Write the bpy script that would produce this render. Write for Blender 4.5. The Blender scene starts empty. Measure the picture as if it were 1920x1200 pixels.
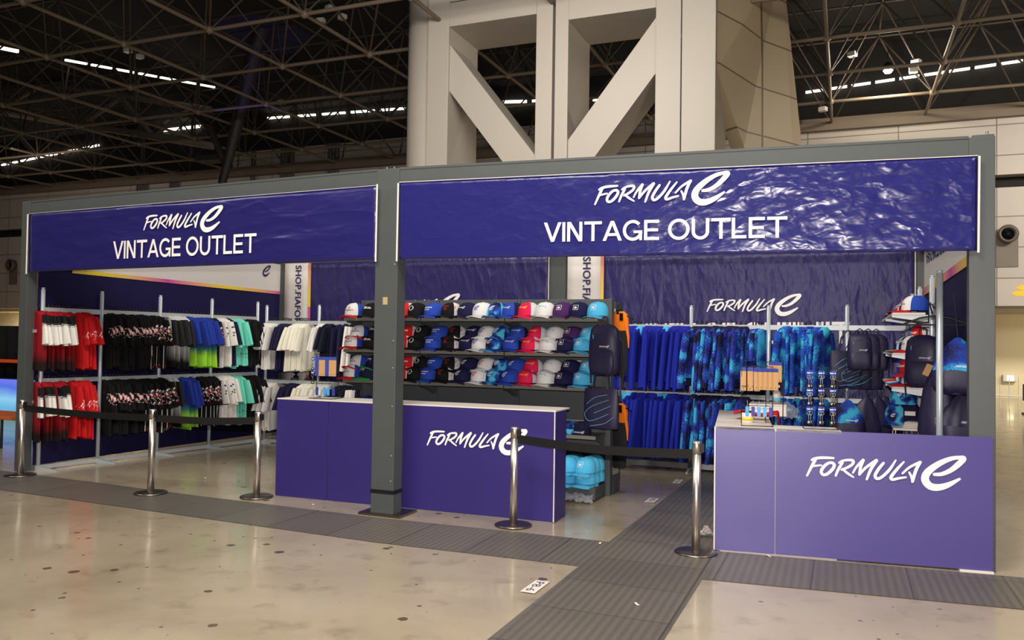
import bpy, bmesh, math, random
from mathutils import Vector, Matrix
random.seed(7)
C = bpy.context.scene.collection
sc = bpy.context.scene
PI = math.pi
# ------------------------------------------------------------------ camera
FPX = 1532.06; YAW = -.3871; PITCH = .0275; ROLL = .0151
CAM = Vector((3.9252, -6.5728, 1.6))
_fw = Vector((math.sin(YAW) * math.cos(PITCH), math.cos(YAW) * math.cos(PITCH), math.sin(PITCH)))
_rt = Vector((math.cos(YAW), -math.sin(YAW), 0)); _up = _rt.cross(_fw)
RR = _rt * math.cos(ROLL) + _up * math.sin(ROLL); UU = _up * math.cos(ROLL) - _rt * math.sin(ROLL); FF = _fw
cd = bpy.data.cameras.new('camera'); cam = bpy.data.objects.new('camera', cd); C.objects.link(cam)
cd.sensor_width = 36; cd.lens = FPX / 1920 * 36; cd.clip_end = 300
cam.matrix_world = Matrix(((RR.x, UU.x, -FF.x, CAM.x), (RR.y, UU.y, -FF.y, CAM.y), (RR.z, UU.z, -FF.z, CAM.z), (0, 0, 0, 1)))
sc.camera = cam
def ray(u, v): return FF + RR * ((u - 960) / FPX) - UU * ((v - 600) / FPX)
def on_z(u, v, z=0.0):
    d = ray(u, v); return CAM + d * ((z - CAM.z) / d.z)
def on_y(u, v, y):
    d = ray(u, v); return CAM + d * ((y - CAM.y) / d.y)
def on_x(u, v, x):
    d = ray(u, v); return CAM + d * ((x - CAM.x) / d.x)
def on_wall(u, v, a, b):           # vertical plane through the ground points a and b
    n = Vector((b[1] - a[1], a[0] - b[0], 0)); d = ray(u, v)
    return CAM + d * ((Vector((a[0], a[1], 0)) - CAM).dot(n) / d.dot(n))
# ------------------------------------------------------------------ world, light, exposure
vs = sc.view_settings; sc.display_settings.display_device = 'sRGB'
vs.view_transform = 'Standard'; vs.look = 'None'; vs.exposure = 0.0; vs.gamma = 1.0; vs.use_curve_mapping = False
w = bpy.data.worlds.new('world'); sc.world = w; w.use_nodes = True
w.node_tree.nodes['Background'].inputs[0].default_value = (.75, .72, 1, 1)
w.node_tree.nodes['Background'].inputs[1].default_value = .02
def area(name, loc, target, sx, sy, power, col):
    l = bpy.data.lights.new(name, 'AREA'); l.shape = 'RECTANGLE'; l.size = sx; l.size_y = sy; l.energy = power; l.color = col
    o = bpy.data.objects.new(name, l); C.objects.link(o); o.location = loc
    o.rotation_euler = (Vector(target) - Vector(loc)).to_track_quat('-Z', 'Y').to_euler(); return o
area('hall_light', (1, -5.5, 8.4), (0, 0.5, 0), 5, 2.5, 880, (1, .94, .84))
area('hall_light', (-9, -4, 8.4), (-6, 1.5, 0), 4, 2.5, 300, (1, .93, .82))
area('hall_light', (10, -3, 8.4), (6, 3, 0), 4, 2.5, 560, (1, .94, .84))
area('hall_light', (-1, 4, 8.0), (-1, 9.5, 4.5), 3, 1.2, 330, (1, .95, .88))
area('hall_light', (14, 14, 8.6), (13, 21, 3), 5, 1.5, 1500, (1, .93, .8))
area('hall_light', (14, 21.5, 2.7), (14, 23.5, 0), 6, 0.5, 120, (1, .88, .62))
area('hall_light', (-28, 15, 8.4), (-30, 22, 4.5), 8, 1.5, 90, (1, .85, .72))
area('hall_light', (-33, 23.8, 2.7), (-33, 24.5, 0), 8, .5, 700, (1, .9, .7))  # fill light added to brighten the far left recess, not an actual fitting
fl = bpy.data.lights.new('camera_flash', 'AREA'); fl.shape = 'RECTANGLE'; fl.size = .09; fl.size_y = .05; fl.energy = 320; fl.color = (1, .93, .9)
fo = bpy.data.objects.new('camera_flash', fl); C.objects.link(fo); fo.location = CAM + UU * .2 + FF * .02
fo.rotation_euler = (FF + UU * .03).to_track_quat('-Z', 'Y').to_euler()
# ------------------------------------------------------------------ materials
def lin(c):
    return tuple(((x / 255) / 12.92 if x / 255 <= .04045 else ((x / 255 + .055) / 1.055) ** 2.4) for x in c[:3]) + (1,)
MATS = {}
class NT:
    def __init__(s, name):
        s.m = bpy.data.materials.new(name); s.m.use_nodes = True; s.t = s.m.node_tree; s.b = s.t.nodes['Principled BSDF']
    def n(s, typ, **k):
        x = s.t.nodes.new(typ)
        for a, v in k.items(): setattr(x, a, v)
        return x
    def l(s, a, b): s.t.links.new(a, b)
    def ramp(s, fac, stops, interp='LINEAR'):
        r = s.n('ShaderNodeValToRGB'); e = r.color_ramp.elements; r.color_ramp.interpolation = interp
        while len(e) < len(stops): e.new(.5)
        for i, (p, c) in enumerate(stops): e[i].position = p; e[i].color = lin(c)
        if fac is not None: s.l(fac, r.inputs[0])
        return r
    def noise(s, scale, detail=3, vec=None, rough=.5, dist=0):
        x = s.n('ShaderNodeTexNoise'); x.inputs['Scale'].default_value = scale; x.inputs['Detail'].default_value = detail
        x.inputs['Roughness'].default_value = rough; x.inputs['Distortion'].default_value = dist
        if vec is not None: s.l(vec, x.inputs['Vector'])
        return x
    def bump(s, h, strength=.3, dist=.01, nrm=None):
        x = s.n('ShaderNodeBump'); x.inputs['Strength'].default_value = strength; x.inputs['Distance'].default_value = dist
        s.l(h, x.inputs['Height'])
        if nrm is not None: s.l(nrm, x.inputs['Normal'])
        s.l(x.outputs[0], s.b.inputs['Normal']); return x
    def math(s, op, a, b=0.0, c=None):
        x = s.n('ShaderNodeMath', operation=op)
        for i, v in enumerate((a, b, c)):
            if v is None: continue
            if hasattr(v, 'links'): s.l(v, x.inputs[i])
            else: x.inputs[i].default_value = v
        return x.outputs[0]
    def mix(s, f, a, b):
        x = s.n('ShaderNodeMix', data_type='RGBA')
        for i, v in ((0, f), (6, a), (7, b)):
            if hasattr(v, 'links'): s.l(v, x.inputs[i])
            else: x.inputs[i].default_value = v
        return x.outputs[2]
    def obj(s): return s.n('ShaderNodeTexCoord').outputs['Object']
def plain(name, col, rough=.6, metal=0.0, emis=0, noise=0.0, coat=0, bump=0, bscale=40, spec=None):
    if name in MATS: return MATS[name]
    k = NT(name); k.b.inputs['Base Color'].default_value = lin(col); k.b.inputs['Roughness'].default_value = rough
    k.b.inputs['Metallic'].default_value = metal
    if spec is not None: k.b.inputs['Specular IOR Level'].default_value = spec
    if coat: k.b.inputs['Coat Weight'].default_value = coat; k.b.inputs['Coat Roughness'].default_value = .1
    if emis: k.b.inputs['Emission Color'].default_value = lin(col); k.b.inputs['Emission Strength'].default_value = emis
    nz = k.noise(bscale, 3, k.obj())
    if noise:
        c = lin(col); a = tuple(x * (1 - noise) for x in c[:3]) + (1,); b = tuple(min(1, x * (1 + noise)) for x in c[:3]) + (1,)
        k.l(k.mix(nz.outputs[0], a, b), k.b.inputs['Base Color'])
    if bump: k.bump(nz.outputs[0], bump, .01)
    MATS[name] = k.m; return k.m
def cloth(name, col, rough=.85, sheen=0.0):
    if name in MATS: return MATS[name]
    k = NT(name); k.b.inputs['Base Color'].default_value = lin(col); k.b.inputs['Roughness'].default_value = rough
    k.b.inputs['Specular IOR Level'].default_value = .25
    mp = k.n('ShaderNodeMapping'); mp.inputs['Scale'].default_value = (30, 30, 4); k.l(k.obj(), mp.inputs[0])
    nz = k.noise(1, 3, mp.outputs[0]); k.bump(nz.outputs[0], .5, .01)
    MATS[name] = k.m; return k.m
def cloth_z(name, stops, z0, z1, jag=.06):      # dye that changes down the cloth
    if name in MATS: return MATS[name]
    k = NT(name); k.b.inputs['Roughness'].default_value = .85; k.b.inputs['Specular IOR Level'].default_value = .25
    o = k.obj(); sp = k.n('ShaderNodeSeparateXYZ'); k.l(o, sp.inputs[0])
    mp = k.n('ShaderNodeMapping'); mp.inputs['Scale'].default_value = (9, 9, 60); k.l(o, mp.inputs[0])
    nz = k.noise(1, 2, mp.outputs[0])
    f = k.math('DIVIDE', k.math('SUBTRACT', sp.outputs[2], z0), z1 - z0)
    f = k.math('ADD', f, k.math('MULTIPLY', k.math('SUBTRACT', nz.outputs[0], .5), jag))
    r = k.ramp(f, stops); k.l(r.outputs[0], k.b.inputs['Base Color'])
    mp2 = k.n('ShaderNodeMapping'); mp2.inputs['Scale'].default_value = (30, 30, 4); k.l(o, mp2.inputs[0])
    k.bump(k.noise(1, 3, mp2.outputs[0]).outputs[0], .5, .01)
    MATS[name] = k.m; return k.m
def cloth_marks(name, base, marks, zlo, zhi, scale, thr=.58, stripes=None):   # printed marks within a band of heights
    if name in MATS: return MATS[name]
    k = NT(name); k.b.inputs['Roughness'].default_value = .85; k.b.inputs['Specular IOR Level'].default_value = .25
    o = k.obj(); sp = k.n('ShaderNodeSeparateXYZ'); k.l(o, sp.inputs[0])
    col = lin(base)
    for i, m in enumerate(marks):
        mp = k.n('ShaderNodeMapping'); mp.inputs['Location'].default_value = (i * 3.1, i * 1.7, i * 5); mp.inputs['Scale'].default_value = scale; k.l(o, mp.inputs[0])
        nz = k.noise(1, 2, mp.outputs[0])
        f = k.math('GREATER_THAN', nz.outputs[0], thr + .02 * i)
        f = k.math('MULTIPLY', f, k.math('MULTIPLY', k.math('GREATER_THAN', sp.outputs[2], zlo), k.math('LESS_THAN', sp.outputs[2], zhi)))
        col = k.mix(f, col, lin(m))
    if stripes:
        c, x0, x1, z1 = stripes
        ax = k.math('ABSOLUTE', sp.outputs[0])
        f = k.math('MULTIPLY', k.math('GREATER_THAN', ax, x0), k.math('LESS_THAN', ax, x1))
        f = k.math('MULTIPLY', f, k.math('LESS_THAN', sp.outputs[2], z1))
        col = k.mix(f, col, lin(c))
    k.l(col, k.b.inputs['Base Color']); MATS[name] = k.m; return k.m
def camo(name, cols, scale=5, dither=70, amt=.12, rnd=True, rough=.8, st=None):
    if name in MATS: return MATS[name]
    k = NT(name); k.b.inputs['Roughness'].default_value = rough; k.b.inputs['Specular IOR Level'].default_value = .3
    o = k.obj()
    if rnd:
        oi = k.n('ShaderNodeObjectInfo'); ad = k.n('ShaderNodeVectorMath', operation='ADD'); k.l(o, ad.inputs[0])
        cb = k.n('ShaderNodeCombineXYZ'); k.l(k.math('MULTIPLY', oi.outputs['Random'], 31.0), cb.inputs[0]); k.l(k.math('MULTIPLY', oi.outputs['Random'], 57.0), cb.inputs[2])
        k.l(cb.outputs[0], ad.inputs[1]); o = ad.outputs[0]
    if st:
        m9 = k.n('ShaderNodeMapping'); m9.inputs['Scale'].default_value = st; k.l(o, m9.inputs[0]); o2 = m9.outputs[0]
    else: o2 = o
    sn = k.n('ShaderNodeVectorMath', operation='SNAP'); k.l(o, sn.inputs[0]); sn.inputs[1].default_value = (1 / dither / 1.5,) * 3
    wn = k.n('ShaderNodeTexWhiteNoise'); k.l(sn.outputs[0], wn.inputs[0])
    nz = k.noise(scale, 1, o2, .4, .3)
    f = k.math('ADD', nz.outputs[0], k.math('MULTIPLY', k.math('SUBTRACT', wn.outputs[0], .5), amt))
    n = len(cols); pos = [0, .41, .5, .57, .63][:n]
    r = k.ramp(f, list(zip(pos, cols)), 'CONSTANT'); k.l(r.outputs[0], k.b.inputs['Base Color'])
    MATS[name] = k.m; return k.m
def vinyl(name, col, wr=.5, folds=0.0, rough=.3, spec=.5, fs=1.7, gx=None, bd=.04, st=(1, 1, 1.6)):       # creased banner cloth
    if name in MATS: return MATS[name]
    k = NT(name); k.b.inputs['Roughness'].default_value = rough; k.b.inputs['Specular IOR Level'].default_value = spec
    o = k.obj()
    if isinstance(col, tuple): k.b.inputs['Base Color'].default_value = lin(col)
    mp = k.n('ShaderNodeMapping'); mp.inputs['Scale'].default_value = st; mp.inputs['Rotation'].default_value = (0, .5, 0); k.l(o, mp.inputs[0])
    a = k.noise(fs, 2, mp.outputs[0], .45, .5); b = k.noise(fs * 3, 2, mp.outputs[0], .5, .3)
    rid = k.math('ABSOLUTE', k.math('SUBTRACT', a.outputs[0], .5))
    h = k.math('ADD', k.math('MULTIPLY', rid, -1.6), k.math('MULTIPLY', b.outputs[0], .5))
    if folds:
        sp = k.n('ShaderNodeSeparateXYZ'); k.l(o, sp.inputs[0])
        fx = k.math('FRACT', k.math('MULTIPLY', sp.outputs[0], 1 / .365))
        fz = k.math('FRACT', k.math('MULTIPLY', sp.outputs[2], 1 / .37))
        for q in (fx, fz):
            c = k.math('MULTIPLY', k.math('LESS_THAN', k.math('ABSOLUTE', k.math('SUBTRACT', q, .5)), .018), folds)
            h = k.math('ADD', h, c)
    if gx is not None:
        mr = k.n('ShaderNodeMapRange'); sx_ = k.n('ShaderNodeSeparateXYZ'); k.l(o, sx_.inputs[0]); k.l(sx_.outputs[0], mr.inputs[0])
        for i_, v_ in enumerate((gx[0], gx[1], .3, 1.0)): mr.inputs[i_ + 1].default_value = v_
        h = k.math('MULTIPLY', h, mr.outputs[0])
    k.bump(h, wr, bd)
    MATS[name] = k.m; return k.m
# ------------------------------------------------------------------ mesh helpers
class MB:
    def __init__(s): s.v = []; s.f = []; s.mi = []; s.sm = []
    def add(s, vs, fs, mi=0, smooth=False):
        o = len(s.v); s.v += [tuple(x) for x in vs]; s.f += [tuple(o + i for i in f) for f in fs]
        s.mi += [mi] * len(fs); s.sm += [smooth] * len(fs); return s
    def box(s, lo, hi, mi=0, M=None, bev=0.0):
        lo = list(lo); hi = list(hi)
        for i in range(3):
            if lo[i] > hi[i]: lo[i], hi[i] = hi[i], lo[i]
        b = min(bev, min(hi[i] - lo[i] for i in range(3)) * .45)
        if b <= 0:
            vs = [(x, y, z) for x in (lo[0], hi[0]) for y in (lo[1], hi[1]) for z in (lo[2], hi[2])]
            fs = [(0, 1, 3, 2), (4, 6, 7, 5), (0, 4, 5, 1), (2, 3, 7, 6), (0, 2, 6, 4), (1, 5, 7, 3)]
        else:
            bm = bmesh.new(); bmesh.ops.create_cube(bm, size=1)
            for q in bm.verts:
                for i in range(3): q.co[i] = (lo[i] + hi[i]) / 2 + q.co[i] * (hi[i] - lo[i])
            bmesh.ops.bevel(bm, geom=bm.edges[:], offset=b, segments=2, affect='EDGES', profile=.6)
            bm.verts.index_update(); vs = [tuple(q.co) for q in bm.verts]; fs = [tuple(q.index for q in f.verts) for f in bm.faces]; bm.free()
        if M is not None: vs = [tuple(M @ Vector(q)) for q in vs]
        return s.add(vs, fs, mi)
    def tube(s, pts, r, n=8, mi=0, cap=True, flat=None):
        pts = [Vector(p) for p in pts]; rs = r if isinstance(r, (list, tuple)) else [r] * len(pts)
        vs = []; fs = []; prev = None
        for i, p in enumerate(pts):
            t = (pts[min(i + 1, len(pts) - 1)] - pts[max(i - 1, 0)]).normalized()
            if prev is None:
                a = Vector((0, 0, 1)) if abs(t.z) < .9 else Vector((1, 0, 0)); x = t.cross(a).normalized()
            else: x = (prev - t * prev.dot(t)).normalized()
            prev = x; y = t.cross(x)
            for k in range(n):
                a = 2 * PI * k / n; vs.append(p + x * math.cos(a) * rs[i] + y * math.sin(a) * rs[i] * (flat or 1))
        for i in range(len(pts) - 1):
            for k in range(n):
                fs.append((i * n + k, i * n + (k + 1) % n, (i + 1) * n + (k + 1) % n, (i + 1) * n + k))
        s.add(vs, fs, mi, n > 4)
        if cap: s.add(vs[:n], [tuple(reversed(range(n)))], mi); s.add(vs[-n:], [tuple(range(n))], mi)
        return s
    def lathe(s, prof, n=24, mi=0, c=(0, 0, 0), ax='z'):
        vs = []; fs = []
        for r, z in prof:
            for k in range(n):
                a = 2 * PI * k / n; p = (c[0] + r * math.cos(a), c[1] + r * math.sin(a), c[2] + z)
                if ax == 'y': p = (c[0] + r * math.cos(a), c[1] + z, c[2] + r * math.sin(a))
                vs.append(p)
        for i in range(len(prof) - 1):
            for k in range(n): fs.append((i * n + k, i * n + (k + 1) % n, (i + 1) * n + (k + 1) % n, (i + 1) * n + k))
        fs.append(tuple(reversed(range(n)))); fs.append(tuple(range((len(prof) - 1) * n, len(prof) * n)))
        return s.add(vs, fs, mi, True)
    def grid(s, fn, nu, nv, mi=0, smooth=True, th=None):
        vs = [fn(i / nu, j / nv) for j in range(nv + 1) for i in range(nu + 1)]
        fs = [(j * (nu + 1) + i, j * (nu + 1) + i + 1, (j + 1) * (nu + 1) + i + 1, (j + 1) * (nu + 1) + i) for j in range(nv) for i in range(nu)]
        if th is None: return s.add(vs, fs, mi, smooth)
        th = Vector(th); N = len(vs); vs2 = [Vector(v) + th for v in vs]
        ring = [i for i in range(nu + 1)] + [(j) * (nu + 1) + nu for j in range(1, nv + 1)] + [nv * (nu + 1) + i for i in range(nu - 1, -1, -1)] + [j * (nu + 1) for j in range(nv - 1, 0, -1)]
        fs2 = fs + [tuple(N + q for q in reversed(f)) for f in fs] + [(ring[k], N + ring[k], N + ring[(k + 1) % len(ring)], ring[(k + 1) % len(ring)]) for k in range(len(ring))]
        return s.add([tuple(v) for v in vs] + [tuple(v) for v in vs2], fs2, mi, smooth)
    def prism(s, poly, p0, ex, ez, ey, mi=0):       # poly in (ex,ez), thickness along ey
        p0, ex, ez, ey = map(Vector, (p0, ex, ez, ey)); n = len(poly)
        a = [p0 + ex * x + ez * z for x, z in poly]; b = [q + ey for q in a]
        return s.add([tuple(q) for q in a + b], [tuple(reversed(range(n))), tuple(range(n, 2 * n))] + [(i, (i + 1) % n, n + (i + 1) % n, n + i) for i in range(n)], mi)
    def mesh(s, name, mats):
        me = bpy.data.meshes.new(name); me.from_pydata(s.v, [], s.f)
        for m in (mats if isinstance(mats, (list, tuple)) else [mats]): me.materials.append(m)
        me.polygons.foreach_set('material_index', s.mi); me.polygons.foreach_set('use_smooth', s.sm)
        bm = bmesh.new(); bm.from_mesh(me); bmesh.ops.recalc_face_normals(bm, faces=bm.faces[:]); bm.to_mesh(me); bm.free(); me.update(); return me
    def build(s, name, mats, parent=None):
        o = bpy.data.objects.new(name, s.mesh(name, mats)); C.objects.link(o)
        if parent is not None: o.parent = parent
        return o
def thing(name, label, cat, loc=(0, 0, 0), rz=0, group=None):
    o = bpy.data.objects.new(name, None); C.objects.link(o); o.empty_display_size = .05
    o.location = loc; o.rotation_euler = (0, 0, rz); return tag(o, label, cat, group)
def tag(o, label, cat, group=None):
    o['label'] = label; o['category'] = cat
    if group: o['group'] = group
    return o
def struct(o, label=None):
    o['kind'] = 'structure'
    if label: o['label'] = label; o['category'] = 'structure'
    return o
def dup(root, loc, rz, label, group=None, scale=None, tilt=None):
    r = root.copy(); C.objects.link(r); r.location = loc; r.rotation_euler = (tilt or 0, 0, rz); r['label'] = label
    if group: r['group'] = group
    if scale: r.scale = scale
    for ch in list(root.children):
        c = ch.copy(); C.objects.link(c); c.parent = r
        for g in list(ch.children):
            d = g.copy(); C.objects.link(d); d.parent = c
    return r
ORD = 'first second third fourth fifth sixth seventh eighth ninth tenth eleventh twelfth thirteenth fourteenth fifteenth sixteenth seventeenth eighteenth nineteenth twentieth'.split()
# ------------------------------------------------------------------ lettering
def _w(p): return (p[0], p[1] - .055 * (p[0] - 75), p[2])
LOGO = [
 [(78, 310, 24), (118, 225, 32), (150, 160, 36), (178, 112, 30)],
 [(135, 115, 30), (170, 98, 34), (230, 88, 34), (310, 88, 32), (385, 92, 26)],
 [(140, 192, 26), (190, 186, 24), (245, 180, 20)],
 [(375, 150, 34), (325, 155, 34), (268, 205, 38), (244, 262, 36), (268, 298, 34), (318, 285, 36), (372, 232, 38), (396, 180, 36), (376, 150, 34)],
 [(412, 308, 26), (436, 245, 32), (465, 190, 34), (490, 145, 30)],
 [(450, 150, 24), (490, 126, 28), (550, 116, 30), (608, 122, 34), (608, 160, 34), (560, 200, 32), (480, 236, 26)],
 [(490, 225, 26), (545, 275, 30), (615, 325, 20)],
 [(610, 272, 22), (650, 200, 28), (725, 115, 34)],
 [(728, 118, 34), (697, 200, 34), (684, 292, 30)],
 [(684, 292, 28), (760, 205, 32), (876, 118, 36)],
 [(878, 122, 36), (815, 225, 36), (767, 350, 26)],
 [(955, 152, 32), (900, 225, 36), (862, 300, 36), (882, 340, 36), (935, 322, 34), (1020, 235, 34), (1092, 118, 20)],
 [(1182, 138, 22), (1105, 228, 34), (1042, 318, 38), (1056, 350, 34), (1125, 335, 30), (1205, 322, 22)],
 [(1168, 276, 24), (1248, 200, 28), (1362, 140, 34)],
 [(1364, 140, 34), (1318, 230, 38), (1278, 372, 34)],
 [(1242, 262, 22), (1262, 305, 26), (1274, 350, 26)]]
LOGO_E = [[(1520, 287, 38), (1600, 282, 46), (1700, 235, 56), (1790, 155, 66), (1836, 98, 60), (1790, 86, 44), (1690, 102, 52), (1560, 165, 68), (1445, 262, 82), (1418, 350, 88), (1470, 425, 86), (1560, 442, 80), (1670, 410, 62), (1792, 340, 28)]]
def cr(pts, n=6):
    out = []; P = [pts[0]] + list(pts) + [pts[-1]]
    for i in range(1, len(P) - 2):
        for k in range(n):
            t = k / n; a, b, c, d = P[i - 1], P[i], P[i + 1], P[i + 2]
            out.append(tuple(.5 * (2 * b[j] + (c[j] - a[j]) * t + (2 * a[j] - 5 * b[j] + 4 * c[j] - d[j]) * t * t + (3 * b[j] - a[j] - 3 * c[j] + d[j]) * t ** 3) for j in range(3)))
    out.append(tuple(pts[-1])); return out
def stroke_polys(strokes, shear=True, n=6):
    polys = []
    for s in strokes:
        s = [_w(p) for p in s] if shear else s
        c = cr(s, n); L = []; R = []
        for i, p in enumerate(c):
            a = c[max(i - 1, 0)]; b = c[min(i + 1, len(c) - 1)]; dx, dy = b[0] - a[0], b[1] - a[1]; q = math.hypot(dx, dy) or 1
            nx, ny = -dy / q * p[2] / 2, dx / q * p[2] / 2; L.append((p[0] + nx, p[1] + ny)); R.append((p[0] - nx, p[1] - ny))
        for i in range(len(c) - 1): polys.append([L[i], L[i + 1], R[i + 1], R[i]])
        for p in (c[0], c[-1]): polys.append([(p[0] + p[2] / 2 * math.cos(2 * PI * k / 10), p[1] + p[2] / 2 * math.sin(2 * PI * k / 10)) for k in range(10)])
    return polys
def logo_norm(strokes, x0, y0, W, n=6):      # to unit width, z up
    return [[((x - x0) / W, -(y - y0) / W) for x, y in p] for p in stroke_polys(strokes, True, n)]
FE = logo_norm(LOGO + LOGO_E, 62, 320, 1805)       # whole logo: width 1, baseline z=0
FE_LO = logo_norm(LOGO + LOGO_E, 62, 320, 1805, 2)
E1 = logo_norm(LOGO_E, 1375, 400, 490, 4)
FEW = logo_norm(LOGO, 62, 320, 1805); FEE = logo_norm(LOGO_E, 62, 320, 1805)
def mapped(polys, fn, name, mat, parent, th=None):
    m = MB()
    for p in polys: m.add([tuple(fn(x, z)) for x, z in p], [tuple(range(len(p)))])
    return m.build(name, mat, parent)
_tc = {}
def text_polys(txt, bold=.018):              # polygons of a line of text, height 1 (capital), x from 0
    if (txt, bold) in _tc: return _tc[(txt, bold)]
    cu = bpy.data.curves.new('t', 'FONT'); cu.body = txt; cu.size = 1; cu.offset = bold; cu.resolution_u = 3; cu.space_character = 1.03
    o = bpy.data.objects.new('t', cu); C.objects.link(o); dg = bpy.context.evaluated_depsgraph_get(); dg.update()
    me = bpy.data.meshes.new_from_object(o.evaluated_get(dg)); h = .70
    xs = [v.co.x for v in me.vertices]; x0, x1 = min(xs), max(xs)
    polys = [[((me.vertices[i].co.x - x0) / h, me.vertices[i].co.y / h) for i in f.vertices] for f in me.polygons]
    bpy.data.objects.remove(o); bpy.data.curves.remove(cu); bpy.data.meshes.remove(me)
    _tc[(txt, bold)] = (polys, (x1 - x0) / h); return _tc[(txt, bold)]
def _arc(cx, cy, rx, ry, a0, a1, t, n=20, tv=None):
    out = []; tv = tv or t
    for k in range(n):
        a, b = [math.radians(a0 + (a1 - a0) * q / n) for q in (k, k + 1)]
        out.append([(cx + rx * math.cos(a), cy + ry * math.sin(a)), (cx + rx * math.cos(b), cy + ry * math.sin(b)), (cx + (rx - t) * math.cos(b), cy + (ry - tv) * math.sin(b)), (cx + (rx - t) * math.cos(a), cy + (ry - tv) * math.sin(a))])
    return out
def _r(x0, y0, x1, y1): return [(x0, y0), (x1, y0), (x1, y1), (x0, y1)]
_t = .165
GL = {'V': (1.0, [[(0, 1), (.19, 1), (.585, 0), (.415, 0)], [(1.0, 1), (.81, 1), (.415, 0), (.585, 0)]]), 'I': (_t, [_r(0, 0, _t, 1)]),
 'N': (.84, [_r(0, 0, _t, 1), _r(.84 - _t, 0, .84, 1), [(0, 1), (.2, 1), (.84, 0), (.64, 0)]]), 'T': (.96, [_r(0, 1 - .15, .96, 1), _r(.48 - _t / 2, 0, .48 + _t / 2, .9)]),
 'A': (1.04, [[(0, 0), (.18, 0), (.61, 1), (.43, 1)], [(1.04, 0), (.86, 0), (.43, 1), (.61, 1)], _r(.22, .24, .82, .38)]),
 'E': (.78, [_r(0, 0, _t, 1), _r(0, 0, .78, .15), _r(0, .43, .73, .57), _r(0, .85, .78, 1)]), 'L': (.72, [_r(0, 0, _t, 1), _r(0, 0, .72, .15)]),
 'O': (1.1, _arc(.55, .5, .55, .52, 0, 360, _t, 40, .15)), 'U': (.88, [_r(0, .36, _t, 1), _r(.88 - _t, .36, .88, 1)] + _arc(.44, .37, .44, .39, 180, 360, _t, 20, .15)),
 'G': (1.02, _arc(.53, .5, .53, .52, 42, 345, _t, 34, .15) + [_r(.58, .36, 1.03, .49), _r(.88, .0, 1.02, .42)])}
def wide_text(txt):
    x = 0; out = []
    for ch in txt:
        if ch == ' ': x += .36; continue
        w_, P = GL[ch]; out += [[(x + a, b) for a, b in q] for q in P]; x += w_ + (.05 if ch in 'AVT' else .11)
    return out, x - .08
# base materials
M_steel = plain('dark_steel_paint', (72, 76, 76), .5, .0, noise=.08, bscale=6, bump=.1)
M_alu = plain('anodised_aluminium', (196, 204, 210), .3, .35)
M_alu2 = plain('painted_aluminium', (182, 186, 188), .4, .2)
M_white = plain('white_laminate', (222, 214, 204), .4, noise=.03)
M_letter = plain('white_print', (240, 236, 234), .5)
M_navyprint = plain('navy_print', (34, 28, 80), .5)
M_banner = vinyl('blue_vinyl', (36, 33, 96), .55, rough=.3, fs=1.0, st=(.6, 1, 2.2), bd=.06)
M_banner_f = vinyl('blue_vinyl_folded', (36, 35, 102), .8, .22, .27, .5, fs=2.2, gx=(.4, 3.2), bd=.036)
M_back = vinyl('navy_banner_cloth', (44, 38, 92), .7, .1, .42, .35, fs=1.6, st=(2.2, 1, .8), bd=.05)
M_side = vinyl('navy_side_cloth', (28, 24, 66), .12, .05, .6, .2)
M_wcloth = vinyl('white_banner_cloth', (206, 200, 196), .2, .1, .6, .2)
M_purple = plain('purple_panel', (50, 40, 108), .42, spec=.4)
M_purple2 = plain('violet_panel', (80, 70, 136), .36, spec=.65)
M_black = plain('black_plastic', (16, 16, 18), .45)
M_blackcloth = cloth('black_cloth', (14, 14, 16))
M_shelf = plain('charcoal_shelf_metal', (72, 76, 78), .5, .0, noise=.06, bscale=5)
M_shelfedge = plain('lit_shelf_edge', (120, 116, 108), .4)  # shelf metal lightened in colour for the light caught on its front edge
M_chrome = plain('brushed_steel', (205, 198, 190), .34, 1.0)
M_chromed = plain('brushed_steel_dark', (140, 132, 126), .32, 1.0)
M_kraft = plain('kraft_card', (190, 146, 98), .8, noise=.1)
M_bluecard = plain('blue_card', (42, 62, 150), .6)
def grad_mat(name, stops, scale, off=0.0, axis=1):
    k = NT(name); k.b.inputs['Roughness'].default_value = .5; sp = k.n('ShaderNodeSeparateXYZ'); k.l(k.obj(), sp.inputs[0])
    f = k.math('FRACT', k.math('MULTIPLY_ADD', sp.outputs[axis], scale, off)); k.l(k.ramp(f, stops).outputs[0], k.b.inputs['Base Color']); return k.m
PY = [(0, (226, 150, 120)), (.3, (226, 205, 40)), (.62, (214, 150, 110)), (.8, (196, 70, 150)), (1, (226, 150, 120))]
M_grad = grad_mat('pink_yellow_print', PY, .42)
M_gradz = grad_mat('pink_yellow_print_tall', [(0, (230, 210, 40)), (.5, (226, 150, 110)), (1, (206, 84, 160))], .9, .1, 2)
# ------------------------------------------------------------------ floor
k = NT('polished_concrete'); o_ = k.obj()
n1 = k.noise(.5, 5, o_, .6, .3); n2 = k.noise(3.5, 4, o_, .6); n3 = k.noise(60, 2, o_)
base = k.ramp(n1.outputs[0], [(.3, (142, 130, 109)), (.5, (167, 153, 130)), (.72, (177, 165, 144))]).outputs[0]
st = k.ramp(n2.outputs[0], [(.3, (150, 140, 120)), (.45, (255, 255, 255))]).outputs[0]
mx = k.n('ShaderNodeMix', data_type='RGBA', blend_type='MULTIPLY'); mx.inputs[0].default_value = .35; k.l(base, mx.inputs[6]); k.l(st, mx.inputs[7])
vo = k.n('ShaderNodeTexVoronoi'); vo.inputs['Scale'].default_value = 4.4; vo.inputs['Randomness'].default_value = 1; k.l(o_, vo.inputs['Vector'])
sep = k.n('ShaderNodeSeparateColor'); k.l(vo.outputs['Color'], sep.inputs[0])
rad = k.math('MULTIPLY', k.math('POWER', sep.outputs[0], 2.6), .17)
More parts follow.
